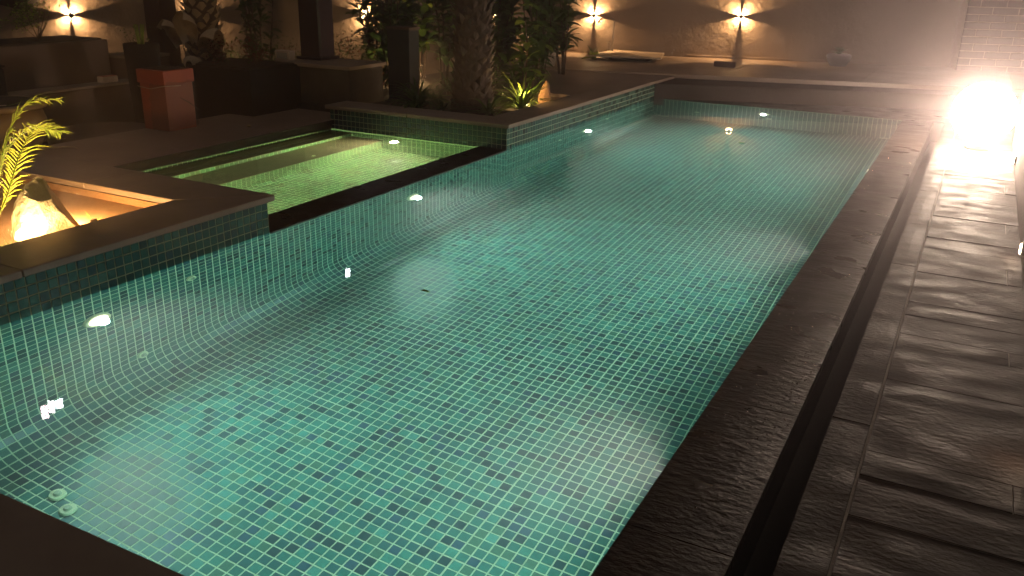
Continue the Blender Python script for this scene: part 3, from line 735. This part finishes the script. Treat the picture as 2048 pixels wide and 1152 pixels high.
# twig on the terrace, pebble
tg = tag(tube('dry_twig', [(-6.80, 4.60, .106), (-6.74, 4.66, .112), (-6.68, 4.72, .108), (-6.60, 4.70, .107)], [.006, .008, .006, .003], boot_m), 'small dry twig lying on the brown terrace', 'twig')
rock('pebble', (-6.2, 6.28, .10), (.03, .02, .014), 'small pale pebble on the terrace behind the spa', seed=2, sub=2)

# ---------------------------------------------------------------- left garden furniture
# red square pot wrapped with film
rp = empty('square_pot', (-6.78, 5.85, .10), label='tall square red pot wrapped in torn plastic film', cat='pot')
bm = bmesh.new(); vs = addbox(bm, -.165, .165, -.165, .165, 0, .43); done(bm, 'pot_body', redclay_m, rp, bev=.008)
bm = bmesh.new(); addbox(bm, -.18, .18, -.18, .18, .4305, .555); done(bm, 'pot_rim', redclay_m, rp, bev=.008)
bm = bmesh.new(); addbox(bm, -.14, .14, -.14, .14, .5555, .562); done(bm, 'pot_soil', soil_m, rp)
bm = bmesh.new(); rr_ = random.Random(3); V = {}
for i in range(15):
    for j in range(17):
        u_ = i / 14; v_ = j / 16
        if u_ < .35: p = Vector((-.02 + u_ / .35 * .19, -.172, 0))
        else: p = Vector((.172, -.165 + (u_ - .35) / .65 * .33, 0))
        out = Vector((0, -1, 0)) if u_ < .35 else Vector((1, 0, 0))
        p.z = .43 * (1 - v_) + .02 + rr_.uniform(-.012, .012) + (-.02 if u_ < .3 else 0)
        p += out * (.010 + abs(rr_.gauss(0, .012)) * (.4 + v_))
        V[i, j] = bm.verts.new(p)
for i in range(14):
    for j in range(16): bm.faces.new((V[i, j], V[i + 1, j], V[i + 1, j + 1], V[i, j + 1]))
done(bm, 'plastic_film', film_m, rp)
tube('loose_film_end', [(.19, -.02, .30), (.25, .02, .26), (.33, .05, .20), (.38, .05, .19)], [.004, .006, .005, .002], film_m, rp)
tube('wire_tie', [(-.17, -.186, .40), (0, -.19, .385), (.18, -.188, .42), (.19, .0, .41)], .0035, boot_m, rp)

# bench ledge + planters
bn_ = tag(box('stone_bench', -7.98, -7.78, 4.95, 6.55, -.05, .40, clay_m, None, .008), 'long low brown bench ledge behind the round sunken bowl', 'bench')
box('seat_slab', -8.0, -7.765, 4.93, 6.57, .4005, .425, copedge_m, bn_, .004)
big = empty('long_planter', (-8.3, 5.6, -.05), label='big rendered brown planter behind the bench with a small leaved shrub', cat='planter')
bm = bmesh.new()
lo = [bm.verts.new(p) for p in ((-.3, -1.1, 0), (.29, -1.1, 0), (.29, .62, 0), (-.3, .62, 0))]; hi = [bm.verts.new(p) for p in ((-.5, -1.1, .87), (.17, -1.1, .87), (.17, .72, .87), (-.5, .72, .87))]
bm.faces.new(lo[::-1]); bm.faces.new(hi)
for i in range(4): bm.faces.new((lo[i], lo[(i + 1) % 4], hi[(i + 1) % 4], hi[i]))
done(bm, 'planter_body', clay_m, big, bev=.008)
bm = bmesh.new(); addbox(bm, -.46, .13, -1.06, .68, .8705, .885); done(bm, 'planter_soil', soil_m, big)
sm = empty('small_planter', (-8.08, 6.62, -.05), label='smaller brown planter next to the big rendered planter', cat='planter')
bm = bmesh.new(); addbox(bm, -.22, .22, -.24, .24, 0, .68); done(bm, 'planter_body', clay_m, sm, bev=.008)
bm = bmesh.new(); addbox(bm, -.23, .23, -.25, .25, .6805, .71); done(bm, 'planter_rim', copedge_m, sm, bev=.004)
tag(box('card_box', -7.93, -7.84, 5.98, 6.16, .4265, .485, cream_m, None, .003), 'small cream card box lying on the bench ledge', 'box')
box('box_flap', -7.928, -7.842, 5.985, 6.155, .4855, .489, redclay_m, bpy.data.objects['card_box'], 0)
# black case on the bench
bc = tag(box('black_case', -7.97, -7.72, 4.62, 4.90, -.05, .68, dark_m, None, .02), 'plain black case standing at the end of the bench', 'case')
box('case_lid', -7.975, -7.715, 4.615, 4.905, .6805, .70, dark_m, bc, .004)
# left big pot
bp_ = empty('round_pot', (-7.22, 4.42, -.02), label='wide ochre round pot with a pale flower on its rim', cat='pot')
ochre_m = mat('ochre_glaze', (.26, .17, .07), (.36, .25, .11), rough=.5, scale=6, bump=.3, bscale=20)
lathe('pot_body', [(.22, 0), (.30, .08), (.37, .22), (.39, .34), (.36, .44)], ochre_m, bp_)
lathe('pot_rim', [(.36, .4405), (.41, .45), (.42, .48), (.40, .49), (.345, .49), (.34, .46)], ochre_m, bp_)
lathe('pot_soil', [(.33, .44), (.33, .4955)], soil_m, bp_)
fl_ = empty('fallen_flower', (-6.93, 4.33, .475), label='small pale flower with stem lying on the round pot rim', cat='flower')
for k_ in range(5): put_leaf(fl_, blade(.035, .022, .8, cream_m), (0, 0, .0), k_ * 1.256, .5, name='petal')
tube('flower_stem', [(0, 0, 0), (.05, .04, .01), (.10, .09, .03)], .003, leafm[1], fl_)
# sunken bowl rim
bowl = empty('sunken_bowl', (-7.25, 5.45, -.05), label='dark round sunken bowl with a thin pale rim between bench and terrace', cat='bowl')
lathe('bowl_rim', [(.40, .10), (.455, .135), (.475, .135), (.48, .10), (.47, .0), (.40, .0)], clay_m, bowl, 48)
lathe('bowl_inside', [(.05, .005), (.30, .02), (.40, .06), (.399, .055), (.05, .001)], dark_m, bowl, 32)
# tall black pot behind the red one with green stems
bk = empty('black_pot', (-7.42, 6.15, -.05), label='tall black pot behind the red pot holding short green stems', cat='pot')
lathe('pot_body', [(.13, 0), (.15, .3), (.17, .86), (.165, .88), (.12, .88), (.12, .80)], dark_m, bk, 24)
for k_ in range(6):
    a = k_ * 1.05; tube('stem', [(.02 * math.cos(a), .02 * math.sin(a), .78), (.03 * math.cos(a), .03 * math.sin(a), .93), (.045 * math.cos(a), .045 * math.sin(a), 1.06)], [.007, .007, .005], leafm[2], bk, 6)
# dark box planter with red leaves
pb = empty('box_planter', (-7.1, 7.12, -.05), label='near black box planter filled with low maroon leaves', cat='planter')
bm = bmesh.new(); addbox(bm, -.52, .5, -.36, .4, 0, .62); done(bm, 'planter_body', dark_m, pb, bev=.01)
bm = bmesh.new(); addbox(bm, -.48, .46, -.32, .36, .6205, .635); done(bm, 'planter_soil', soil_m, pb)
# stone block with post
sb = empty('stone_block', (-6.4, 7.83, .10), label='rough stone block with a flat slab top carrying the plum post', cat='block')
bm = bmesh.new(); addbox(bm, -.48, .47, -.30, .30, 0, .45); done(bm, 'block_body', stoneblock_m, sb, bev=.012)
bm = bmesh.new(); addbox(bm, -.53, .505, -.345, .33, .4505, .49); done(bm, 'top_slab', coping_m, sb, bev=.006)
po = tag(box('plum_post', -.15, .15, -.13, .13, 0, 2.4, purple_m, None, .02), 'smooth dark plum coloured post standing on the stone block', 'post'); po.location = (-6.68, 7.93, .595)
bm = bmesh.new(); addbox(bm, -.18, .18, -.16, .16, 0.0005, .03); o = done(bm, 'post_foot', purple_m, po, bev=.004)
wb = tag(box('white_box', -.10, .10, -.05, .05, 0, .105, cream_m, None, .004), 'small off white box beside the foot of the plum post', 'box'); wb.location = (-6.87, 7.60, .592)
bm = bmesh.new(); addbox(bm, -.075, .075, -.052, -.0505, .02, .085); done(bm, 'box_label', mat('grey_label', (.45, .46, .44)), wb)
# dark wooden post by the speckled trunk
p2 = tag(box('timber_post', -.12, .12, -.12, .12, 0, 3.2, mat('dark_red_timber', (.035, .016, .014), (.055, .026, .02), rough=.6, scale=5, stretch=(1, 1, .1)), None, .01), 'dark reddish timber post left of the speckled palm trunk', 'post'); p2.location = (-8.05, 6.98, -.05)
box('post_cap', -.14, .14, -.14, .14, 3.2005, 3.25, dark_m, p2)
# tall grey box planter in the bed
tb = empty('tall_planter', (-5.84, 8.44, .16), label='tall plain grey box planter standing left of the big palm trunk', cat='planter')
bm = bmesh.new(); addbox(bm, -.17, .13, -.1, .1, 0, .77); done(bm, 'planter_body', mat('dark_grey_render', (.028, .03, .026), (.042, .042, .038), rough=.7), tb, bev=.008)
bm = bmesh.new(); addbox(bm, -.18, .14, -.11, .11, .7705, .80); done(bm, 'planter_rim', clay_m, tb, bev=.004)
# round dark bin by back wall
bb = empty('round_bin', (-2.0, 14.75, .262), label='dark rounded pot against the plastered wall between wall light and brick wall', cat='pot')
lathe('pot_body', [(.12, 0), (.17, .08), (.19, .16), (.16, .18)], dark_m, bb)
for k_ in range(26): put_leaf(bb, blade(.17, .06, .9, leafm[0]), (0, 0, .16), k_ * 2.4 + .2, .3 + (k_ % 5) * .25)
# slab near pipe, brick, shower pipe
mt = empty('raised_slab', (-5.0, 13.72, .262), aB * .5, label='thin pale raised slab lying on the deck below the shower pipe', cat='slab')
bm = bmesh.new(); vs = [(-.62, -.55), (.52, -.45), (.40, .48), (-.5, .62)]
lo = [bm.verts.new((x_, y_, .05)) for x_, y_ in vs]; hi = [bm.verts.new((x_, y_, .075)) for x_, y_ in vs]
bm.faces.new(lo[::-1]); bm.faces.new(hi)
for i in range(4): bm.faces.new((lo[i], lo[(i + 1) % 4], hi[(i + 1) % 4], hi[i]))
done(bm, 'slab_top', mat('pale_slab', (.42, .33, .24), (.5, .4, .3), rough=.4), mt, bev=.004)
bm = bmesh.new(); addbox(bm, -.35, .3, -.3, .35, 0, .0495); done(bm, 'slab_foot', dark_m, mt)
bk2 = tag(box('loose_brick', -.16, .16, -.05, .05, 0, .075, mat('dark_loose_brick', (.07, .04, .035), (.1, .06, .05), rough=.8), None, .006), 'dark loose brick lying on the deck below the wall light', 'brick'); bk2.location = (-3.45, 13.45, .263); bk2.rotation_euler = (0, 0, .15)
sh = empty('shower_pipe', (-5.52, 14.05, .262), label='thin steel outdoor shower pipe with bent head before the wall light', cat='shower')
tube('riser_pipe', [(0, 0, 0), (0, 0, .3), (.0, 0, .52), (.02, 0, .56)], .012, steel_m, sh)
tube('shower_arm', [(.02, 0, .56), (-.05, 0, .59), (-.15, 0, .585), (-.24, 0, .575), (-.27, 0, .53)], .011, steel_m, sh)
tube('tap_pipe', [(-.09, 0, 0), (-.09, 0, .2), (-.06, 0, .22), (-.04, 0, .19), (-.04, 0, .0)], .010, steel_m, sh)
lathe('shower_head', [(.03, .515), (.035, .525), (.012, .545)], steel_m, sh, 16).location = (-.27, 0, 0)
# pale pot between plants
pp = empty('clay_pot', (-5.66, 11.85, .262), label='pale tapered pot among the leaves near the shower pipe', cat='pot')
lathe('pot_body', [(.10, 0), (.16, .22), (.17, .25), (.15, .25)], mat('pale_clay', (.5, .42, .33), rough=.7), pp)
rock('edge_stone_marker', (-4.22, 8.80, .16), (.09, .11, .17), 'orange lit upright stone at the end of the far planter', m=sand_m, seed=9, pyr=.45).name = 'upright_stone'
for (p, e, c, lab) in (((-4.36, 8.52, .165), 15, (-4.34, 8.50, .27), 'small garden spotlight hidden in the strappy leaves beside the upright stone'), ((-6.55, 9.55, .165), 20, (-6.55, 9.53, .26), 'small garden spotlight between the cane plants behind the stone block')):
    sl3 = empty('garden_spotlight', p, label=lab, cat='spotlight')
    lathe('spot_body', [(.014, 0), (.016, .02), (.024, .022), (.026, .05)], black_metal, sl3, 16)
    ld = bpy.data.lights.new('plant_lamp', 'POINT'); ld.energy = e; ld.color = (1, .62, .26); ld.shadow_soft_size = .02
    lo_ = bpy.data.objects.new('plant_lamp', ld); COL.objects.link(lo_); lo_.location = c
# lounger hook near the bottom right
rg = empty('ring_handle', (.405, 2.96, .03), label='small bright metal ring at the foot of the parapet', cat='handle')
tube('ring', [(.0 + .03 * math.cos(a), .04 * math.sin(a), .02) for a in [i * math.pi / 8 for i in range(17)]], .006, steel_m, rg)
lathe('ring_plate', [(.02, 0), (.02, .008)], steel_m, rg, 12)
# hanging dark basket on the left wall
hb = empty('hanging_basket', (-10.15, 6.75, 1.04), label='round dark hanging basket before the lit wall', cat='basket')
lathe('basket_body', [(.03, 0), (.20, .05), (.30, .17), (.32, .24), (.29, .24)], dark_m, hb)
for k_ in range(3): tube('hanger', [(.3 * math.cos(k_ * 2.09), .3 * math.sin(k_ * 2.09), .24), (0, 0, .9)], .004, black_metal, hb, 5)
# floating leaf
fll = empty('floating_leaf', (-2.62, 3.78, .004), label='single small yellow leaf floating on the pool', cat='leaf')
put_leaf(fll, blade(.05, .028, .5, leafm[2]), (0, 0, .004), .3, .05, name='leaf_blade')
fll.location = (-2.39, 3.55, .002)
fl2 = empty('floating_leaf', (-2.0, 8.7, .002), label='yellowish leaf floating near the reflected wall light', cat='leaf')
put_leaf(fl2, blade(.09, .05, .5, leafm[2]), (0, 0, .004), 1.3, .05, name='leaf_blade')

# ---------------------------------------------------------------- palms
def palm_trunk(name, loc, r0, H, label, lean=(0, 0), boots=False, seed=0):
    rr_ = random.Random(seed); t = empty(name, loc, 0, label=label, cat='palm tree')
    bm = bmesh.new(); seg = 28; rings = []
    nz = 40
    for i in range(nz + 1):
        f_ = i / nz; z_ = H * f_; rad = r0 * (1.12 - .35 * f_) * (1 + .25 * max(0, 1 - f_ * 8))
        rings.append([bm.verts.new((lean[0] * f_ + rad * (1 + .05 * math.sin(i * 2.4 + k_)) * math.cos(2 * math.pi * k_ / seg), lean[1] * f_ + rad * (1 + .05 * math.sin(i * 2.4 + k_)) * math.sin(2 * math.pi * k_ / seg), z_)) for k_ in range(seg)])
    for a, b_ in zip(rings, rings[1:]):
        for k_ in range(seg): bm.faces.new((a[k_], a[(k_ + 1) % seg], b_[(k_ + 1) % seg], b_[k_]))
    tr_ = done(bm, 'trunk', bark_m, t, True)
    # old leaf bases in spirals
    bm = bmesh.new()
    n_ = int(H / .075) * 8
    for i in range(n_):
        f_ = i / n_; z_ = H * f_; a = i * 2.39996; rad = r0 * (1.12 - .35 * f_)
        c = Vector((lean[0] * f_ + rad * .95 * math.cos(a), lean[1] * f_ + rad * .95 * math.sin(a), z_))
        o_ = Vector((math.cos(a), math.sin(a), 0)); s_ = Vector((-math.sin(a), math.cos(a), 0)); up = Vector((0, 0, 1))
        w_ = rr_.uniform(.04, .06); h_ = rr_.uniform(.07, .13); d_ = rr_.uniform(.04, .085)
        v = [bm.verts.new(c - s_ * w_), bm.verts.new(c + s_ * w_), bm.verts.new(c + o_ * .01 - up * h_ * .5), bm.verts.new(c + o_ * d_ + up * h_ * .6 - s_ * w_ * .35), bm.verts.new(c + o_ * d_ + up * h_ * .6 + s_ * w_ * .35), bm.verts.new(c + up * h_ * .3)]
        bm.faces.new((v[0], v[2], v[1])); bm.faces.new((v[0], v[1], v[4], v[3])); bm.faces.new((v[0], v[3], v[2])); bm.faces.new((v[1], v[2], v[4])); bm.faces.new((v[2], v[3], v[4]))
    me = bpy.data.meshes.new('leaf_bases'); bm.to_mesh(me); bm.free(); lb = link('leaf_bases', me, bark_m if not boots else boot_m, tr_); lb['kind'] = 'stuff'
    cr0 = empty('crown', (lean[0], lean[1], H)); cr0.parent = t
    for i in range(9):
        a = i * 2.4; L_ = 1.7; d = Vector((math.cos(a), math.sin(a), 0))
        pts_ = [Vector((0, 0, 0)), d * L_ * .3 + Vector((0, 0, .5)), d * L_ * .7 + Vector((0, 0, .55)), d * L_ + Vector((0, 0, .1)), d * L_ * 1.15 + Vector((0, 0, -.4))]
        frond(cr0, pts_, .5, leafm[1], 30, i, .018)
    return t
palm_trunk('palm_tree', (-4.68, 8.0, .14), .175, 3.0, 'thick scaly palm trunk rising from the far planter corner', seed=1)
pt2 = palm_trunk('palm_tree', (-7.62, 7.15, -.05), .17, 3.0, 'speckled palm trunk with big pale curled leaf bases behind the red pot', boots=True, seed=2)
# big curled boots
def boot(parent, loc, az, el, sc, roll=0):
    bm = bmesh.new(); V = {}
    for i in range(9):
        for j in range(9):
            u_ = i / 8; v_ = j / 8 * 2 - 1
            w_ = .11 * math.sin(math.pi * (.12 + .8 * u_)) ** .6
            V[i, j] = bm.verts.new((.30 * u_, w_ * math.sin(v_ * 1.5), .055 * math.cos(v_ * 1.5) * (1 + u_) + .09 * math.sin(u_ * 2.6)))
    for i in range(8):
        for j in range(8): bm.faces.new((V[i, j], V[i + 1, j], V[i + 1, j + 1], V[i, j + 1]))
    o = done(bm, 'leaf_boot', boot_m, parent, True); o.location = loc; o.scale = (sc,) * 3
    o.rotation_euler = (Matrix.Rotation(az, 3, 'Z') @ Matrix.Rotation(-el, 3, 'Y') @ Matrix.Rotation(roll, 3, 'X')).to_euler()
boot(pt2, (.02, -.22, .80), -1.2, .75, 1.15); boot(pt2, (-.16, -.20, .76), -1.9, .7, 1.0, .3); boot(pt2, (.16, -.14, .72), -.35, .25, 1.2, -.2); boot(pt2, (.05, -.2, .60), -1.0, -.2, .8)

# ---------------------------------------------------------------- shrubs and leafy stems
def leafy_stems(name, loc, n, H, spread, L, W, m, label, seed=0, group=None, mix=None, dens=9, cat='plant', low=.25):
    rr_ = random.Random(seed); t = empty(name, loc, 0, label=label, cat=cat, group=group)
    for s_ in range(n):
        a = rr_.uniform(0, 6.28); q_ = rr_.uniform(.2, 1) * spread; h_ = H * rr_.uniform(.65, 1)
        top = Vector((q_ * math.cos(a), q_ * math.sin(a), h_)); b0 = top * .25; b0.z = 0
        mid = (b0 + top) / 2 + Vector((rr_.gauss(0, .03), rr_.gauss(0, .03), 0))
        tube('stem', [b0, mid, top], [.012, .010, .006], bark_m, t, 6)
        for k_ in range(int(dens * 2.6)):
            f_ = low + (1 - low) * (k_ + rr_.random() * .5) / (dens * 2.6)
            p = b0.lerp(mid, min(1, f_ * 2)) if f_ < .5 else mid.lerp(top, f_ * 2 - 1)
            me = blade(L * rr_.choice((.7, .85, 1)), W * 1.6, rr_.choice((.5, .9, 1.3)), m if (mix is None or rr_.random() < .7) else mix)
            put_leaf(t, me, p, rr_.uniform(0, 6.28), rr_.uniform(-.1, 1.1), rr_.uniform(-.5, .5))
    return t
def small_shrub(name, loc, rad, n, m, label, seed=0, leaf=.035, h=1, group=None, cat='shrub', mix=None):
    rr_ = random.Random(seed); t = empty(name, loc, 0, label=label, cat=cat, group=group)
    bm = bmesh.new()
    for i in range(7):
        a = rr_.uniform(0, 6.28); e = Vector((rad * .8 * math.cos(a), rad * .8 * math.sin(a), rad * h * rr_.uniform(.8, 1.6)))
        s0 = Vector((0, 0, 0)); w_ = Vector((.006, .006, 0))
        v = [bm.verts.new(s0 - w_), bm.verts.new(s0 + w_), bm.verts.new(e)]; bm.faces.new(v)
    me = bpy.data.meshes.new('twigs'); bm.to_mesh(me); bm.free(); link('twigs', me, bark_m, t)
    bm = bmesh.new(); mi = []
    cl = [(Vector((rr_.gauss(0, .5), rr_.gauss(0, .5), rr_.uniform(.3, 1.6) * h)) * rad, rr_.uniform(.2, .45) * rad) for _ in range(9)]
    for i in range(n):
        c, r_ = rr_.choice(cl); p = c + Vector((rr_.gauss(0, r_), rr_.gauss(0, r_), rr_.gauss(0, r_ * .8)))
        if p.z < 0: p.z = .01
        d = Vector((rr_.gauss(0, 1), rr_.gauss(0, 1), rr_.gauss(.2, .6))).normalized(); s_ = d.orthogonal().normalized(); L_ = leaf * rr_.uniform(.6, 1.2)
        v = [bm.verts.new(p), bm.verts.new(p + d * L_ * .5 + s_ * L_ * .28), bm.verts.new(p + d * L_), bm.verts.new(p + d * L_ * .5 - s_ * L_ * .28)]
        f_ = bm.faces.new(v)
        if mix and rr_.random() < .35: f_.material_index = 1
    me = bpy.data.meshes.new('crown'); bm.to_mesh(me); bm.free(); me.materials.append(m)
    if mix: me.materials.append(mix)
    link('crown', me, None, t)
    return t
G = leafm
small_shrub('shrub', (-8.42, 5.75, .835), .22, 420, G[1], 'small leaved shrub lit by the wall light in the big planter', seed=3, mix=G[2])
small_shrub('shrub', (-8.5, 5.05, .835), .16, 200, G[0], 'darker sprawling shrub at the near end of the big planter', seed=23)
small_shrub('shrub', (-8.08, 6.62, .66), .15, 120, G[0], 'dark low shrub in the smaller brown planter', seed=33)
small_shrub('shrub', (-8.6, 8.3, .0), .26, 520, G[0], 'bushy shrub against the wall right of the speckled trunk', seed=5, mix=G[1], h=1.4)
small_shrub('red_leaf_plant', (-7.3, 7.1, .585), .14, 260, G[3], 'maroon leaved plant at the left of the black box planter', seed=6, mix=G[0], group='maroon plants in the box planter')
small_shrub('red_leaf_plant', (-6.92, 7.2, .585), .14, 260, G[3], 'maroon leaved plant at the right of the black box planter, next to the white box', seed=7, mix=G[1], group='maroon plants in the box planter')
small_shrub('shrub', (-7.7, 8.6, -.05), .34, 700, G[0], 'dense dark shrub behind the black box planter', seed=8, mix=G[3], h=1.2)
small_shrub('shrub', (-8.05, 9.3, -.05), .30, 600, G[0], 'dark shrub at the wall left of the plum post', seed=9, mix=G[1], h=1.5)
leafy_stems('cane_plant', (-7.95, 8.3, -.05), 6, 1.7, .28, .20, .035, G[0], 'tall dark cane plant left of the plum post', seed=10, dens=13)
leafy_stems('cane_plant', (-7.0, 9.5, .16), 7, 1.5, .35, .26, .05, G[1], 'leafy cane plant just right of the plum post', seed=11, mix=G[0], dens=12)
leafy_stems('cane_plant', (-6.75, 10.1, .16), 5, 1.35, .32, .28, .07, G[1], 'broad leaved cane plant glowing in front of the hidden wall light', seed=12, mix=G[2], dens=9, low=.35)
leafy_stems('cane_plant', (-6.1, 9.7, .16), 6, 1.5, .3, .24, .05, G[0], 'dark cane plant above the tall grey planter', seed=13, dens=12)
leafy_stems('cane_plant', (-5.35, 9.1, .16), 6, 1.5, .3, .22, .05, G[1], 'cane plant with thin pale stems left of the big palm trunk', seed=14, mix=G[0], dens=10)
leafy_stems('cane_plant', (-4.95, 10.2, .24), 5, 1.35, .26, .24, .05, G[1], 'cane plant close behind the big palm trunk', seed=15, mix=G[0], dens=9)
leafy_stems('cane_plant', (-5.1, 11.2, .24), 6, 1.45, .33, .28, .055, G[1], 'cane plant with long arching leaves right of the palm trunk', seed=16, mix=G[0], dens=10)
leafy_stems('cane_plant', (-5.75, 11.9, .26), 5, 1.3, .3, .28, .06, G[1], 'cane plant nearest the shower pipe', seed=17, mix=G[2], dens=8)
leafy_stems('cane_plant', (-6.45, 9.05, .16), 6, 1.35, .26, .30, .05, G[0], 'dark cane plant between the plum post and the tall grey planter', seed=41, dens=11, low=.1)
leafy_stems('cane_plant', (-7.45, 10.6, .0), 8, 1.6, .45, .30, .06, G[1], 'wide cane plant against the garden wall behind the plum post', seed=42, mix=G[0], dens=12, low=.15)
leafy_stems('cane_plant', (-5.6, 10.1, .16), 6, 1.45, .3, .30, .06, G[0], 'dark cane plant in the second row left of the big palm trunk', seed=43, mix=G[1], dens=11, low=.15)
leafy_stems('cane_plant', (-6.3, 11.6, .16), 7, 1.5, .4, .32, .06, G[1], 'cane plant in front of the corner of the plastered walls', seed=44, mix=G[2], dens=10, low=.15)
leafy_stems('cane_plant', (-4.75, 9.35, .16), 5, 1.2, .22, .26, .05, G[1], 'cane plant right beside the lit edge of the big palm trunk', seed=45, mix=G[2], dens=9, low=.2)
rosette('strappy_plant', (-5.6, 9.0, .17), 40, .42, .03, G[0], 'drooping dark plant behind the tall grey planter', seed=46, curve=1.5)
rosette('strappy_plant', (-5.1, 9.7, .24), 40, .40, .03, G[1], 'arching plant between the palm trunk and the dark pole', seed=47, curve=1.4, mix=G[2])
rosette('strappy_plant', (-4.45, 8.75, .17), 40, .42, .03, G[1], 'arching plant leaning over the orange lit stone', seed=48, curve=1.3, mix=G[2], el=(.2, 1.2))
rosette('strappy_plant', (-6.6, 9.0, .17), 36, .40, .03, G[3], 'maroon strappy plant behind the stone block', seed=49, curve=1.3, mix=G[0])
small_shrub('shrub', (-6.9, 9.0, .1), .3, 500, G[0], 'dark bushy shrub right behind the plum post', seed=50, h=1.3, mix=G[3])
small_shrub('shrub', (-5.0, 8.6, .16), .22, 420, G[0], 'low dark bush behind the big palm trunk', seed=51, mix=G[1])
tube('vine_pole', [(-5.94, 12.1, .24), (-5.92, 12.1, 1.2), (-5.94, 12.1, 2.4)], .06, dark_m)
tag(bpy.data.objects['vine_pole'], 'dark round pole among the leaves right of the palm trunk', 'pole')
rosette('strappy_plant', (-4.28, 8.35, .17), 80, .50, .028, G[1], 'big strappy leaved plant at the right of the palm trunk foot', seed=21, mix=G[2], curve=1.2, el=(.25, 1.35))
rosette('strappy_plant', (-4.40, 7.85, .17), 50, .36, .026, G[1], 'small strappy plant tucked against the palm trunk foot', seed=22, curve=1.4)
rosette('strappy_plant', (-5.25, 7.80, .17), 80, .55, .030, G[1], 'drooping strappy plant in shade between the grey planter and the palm', seed=24, curve=1.7, el=(.5, 1.4))
rosette('strappy_plant', (-4.88, 7.70, .17), 50, .40, .026, G[0], 'low dark strappy plant in front of the palm trunk', seed=25, curve=1.5)
rosette('broad_leaf_plant', (-5.5, 13.2, .262), 9, .22, .10, G[2], 'low plant with round yellow green leaves beside the raised slab', seed=26, curve=.8, el=(.3, 1.1))
rosette('broad_leaf_plant', (-5.75, 13.75, .262), 12, .22, .05, G[0], 'dark low plant at the wall foot beneath the shower head', seed=27, curve=.9)

# ---------------------------------------------------------------- bright lamps above the frame (mirrored in the pool)
for i, (p, pw, lab) in enumerate((((-13.0, 8.0, 5.55), 0, 'white floodlight on a tall pole behind the garden wall, mirrored near the pool corner'), ((-10.2, 12.4, 3.98), 0, 'white floodlight on a pole beyond the cane plants, mirrored in mid pool'))):
    t = empty('flood_light', (p[0], p[1], -.5), label=lab, cat='floodlight', group='floodlights behind the garden wall')
    H_ = p[2] + .5
    tube('pole', [(0, 0, 0), (0, 0, H_ - .2)], .05, black_metal, t)
    bm = bmesh.new(); addbox(bm, -.05, .12, -.22, .22, H_ - .2, H_ + .2); hd = done(bm, 'lamp_head', black_metal, t, bev=.01); 
    for k_, (ya, yb, za, zb, c_) in enumerate(((-.18, -.07, -.10, .15, (1, .72, .78)), (-.06, .03, -.15, .08, (1, .93, .97)), (.04, .17, -.13, .05, (.92, .93, 1)))):  # uneven tinted panels imitate a rippled, broken mirror image
        bm = bmesh.new(); addbox(bm, .1205, .128, ya, yb, H_ + za, H_ + zb); done(bm, 'lamp_panel', emis('flood_panel_%d_%d' % (i, k_), c_, 26), t)
    t.rotation_euler = (0, 0, math.atan2(-p[1] + 3, -p[0]))
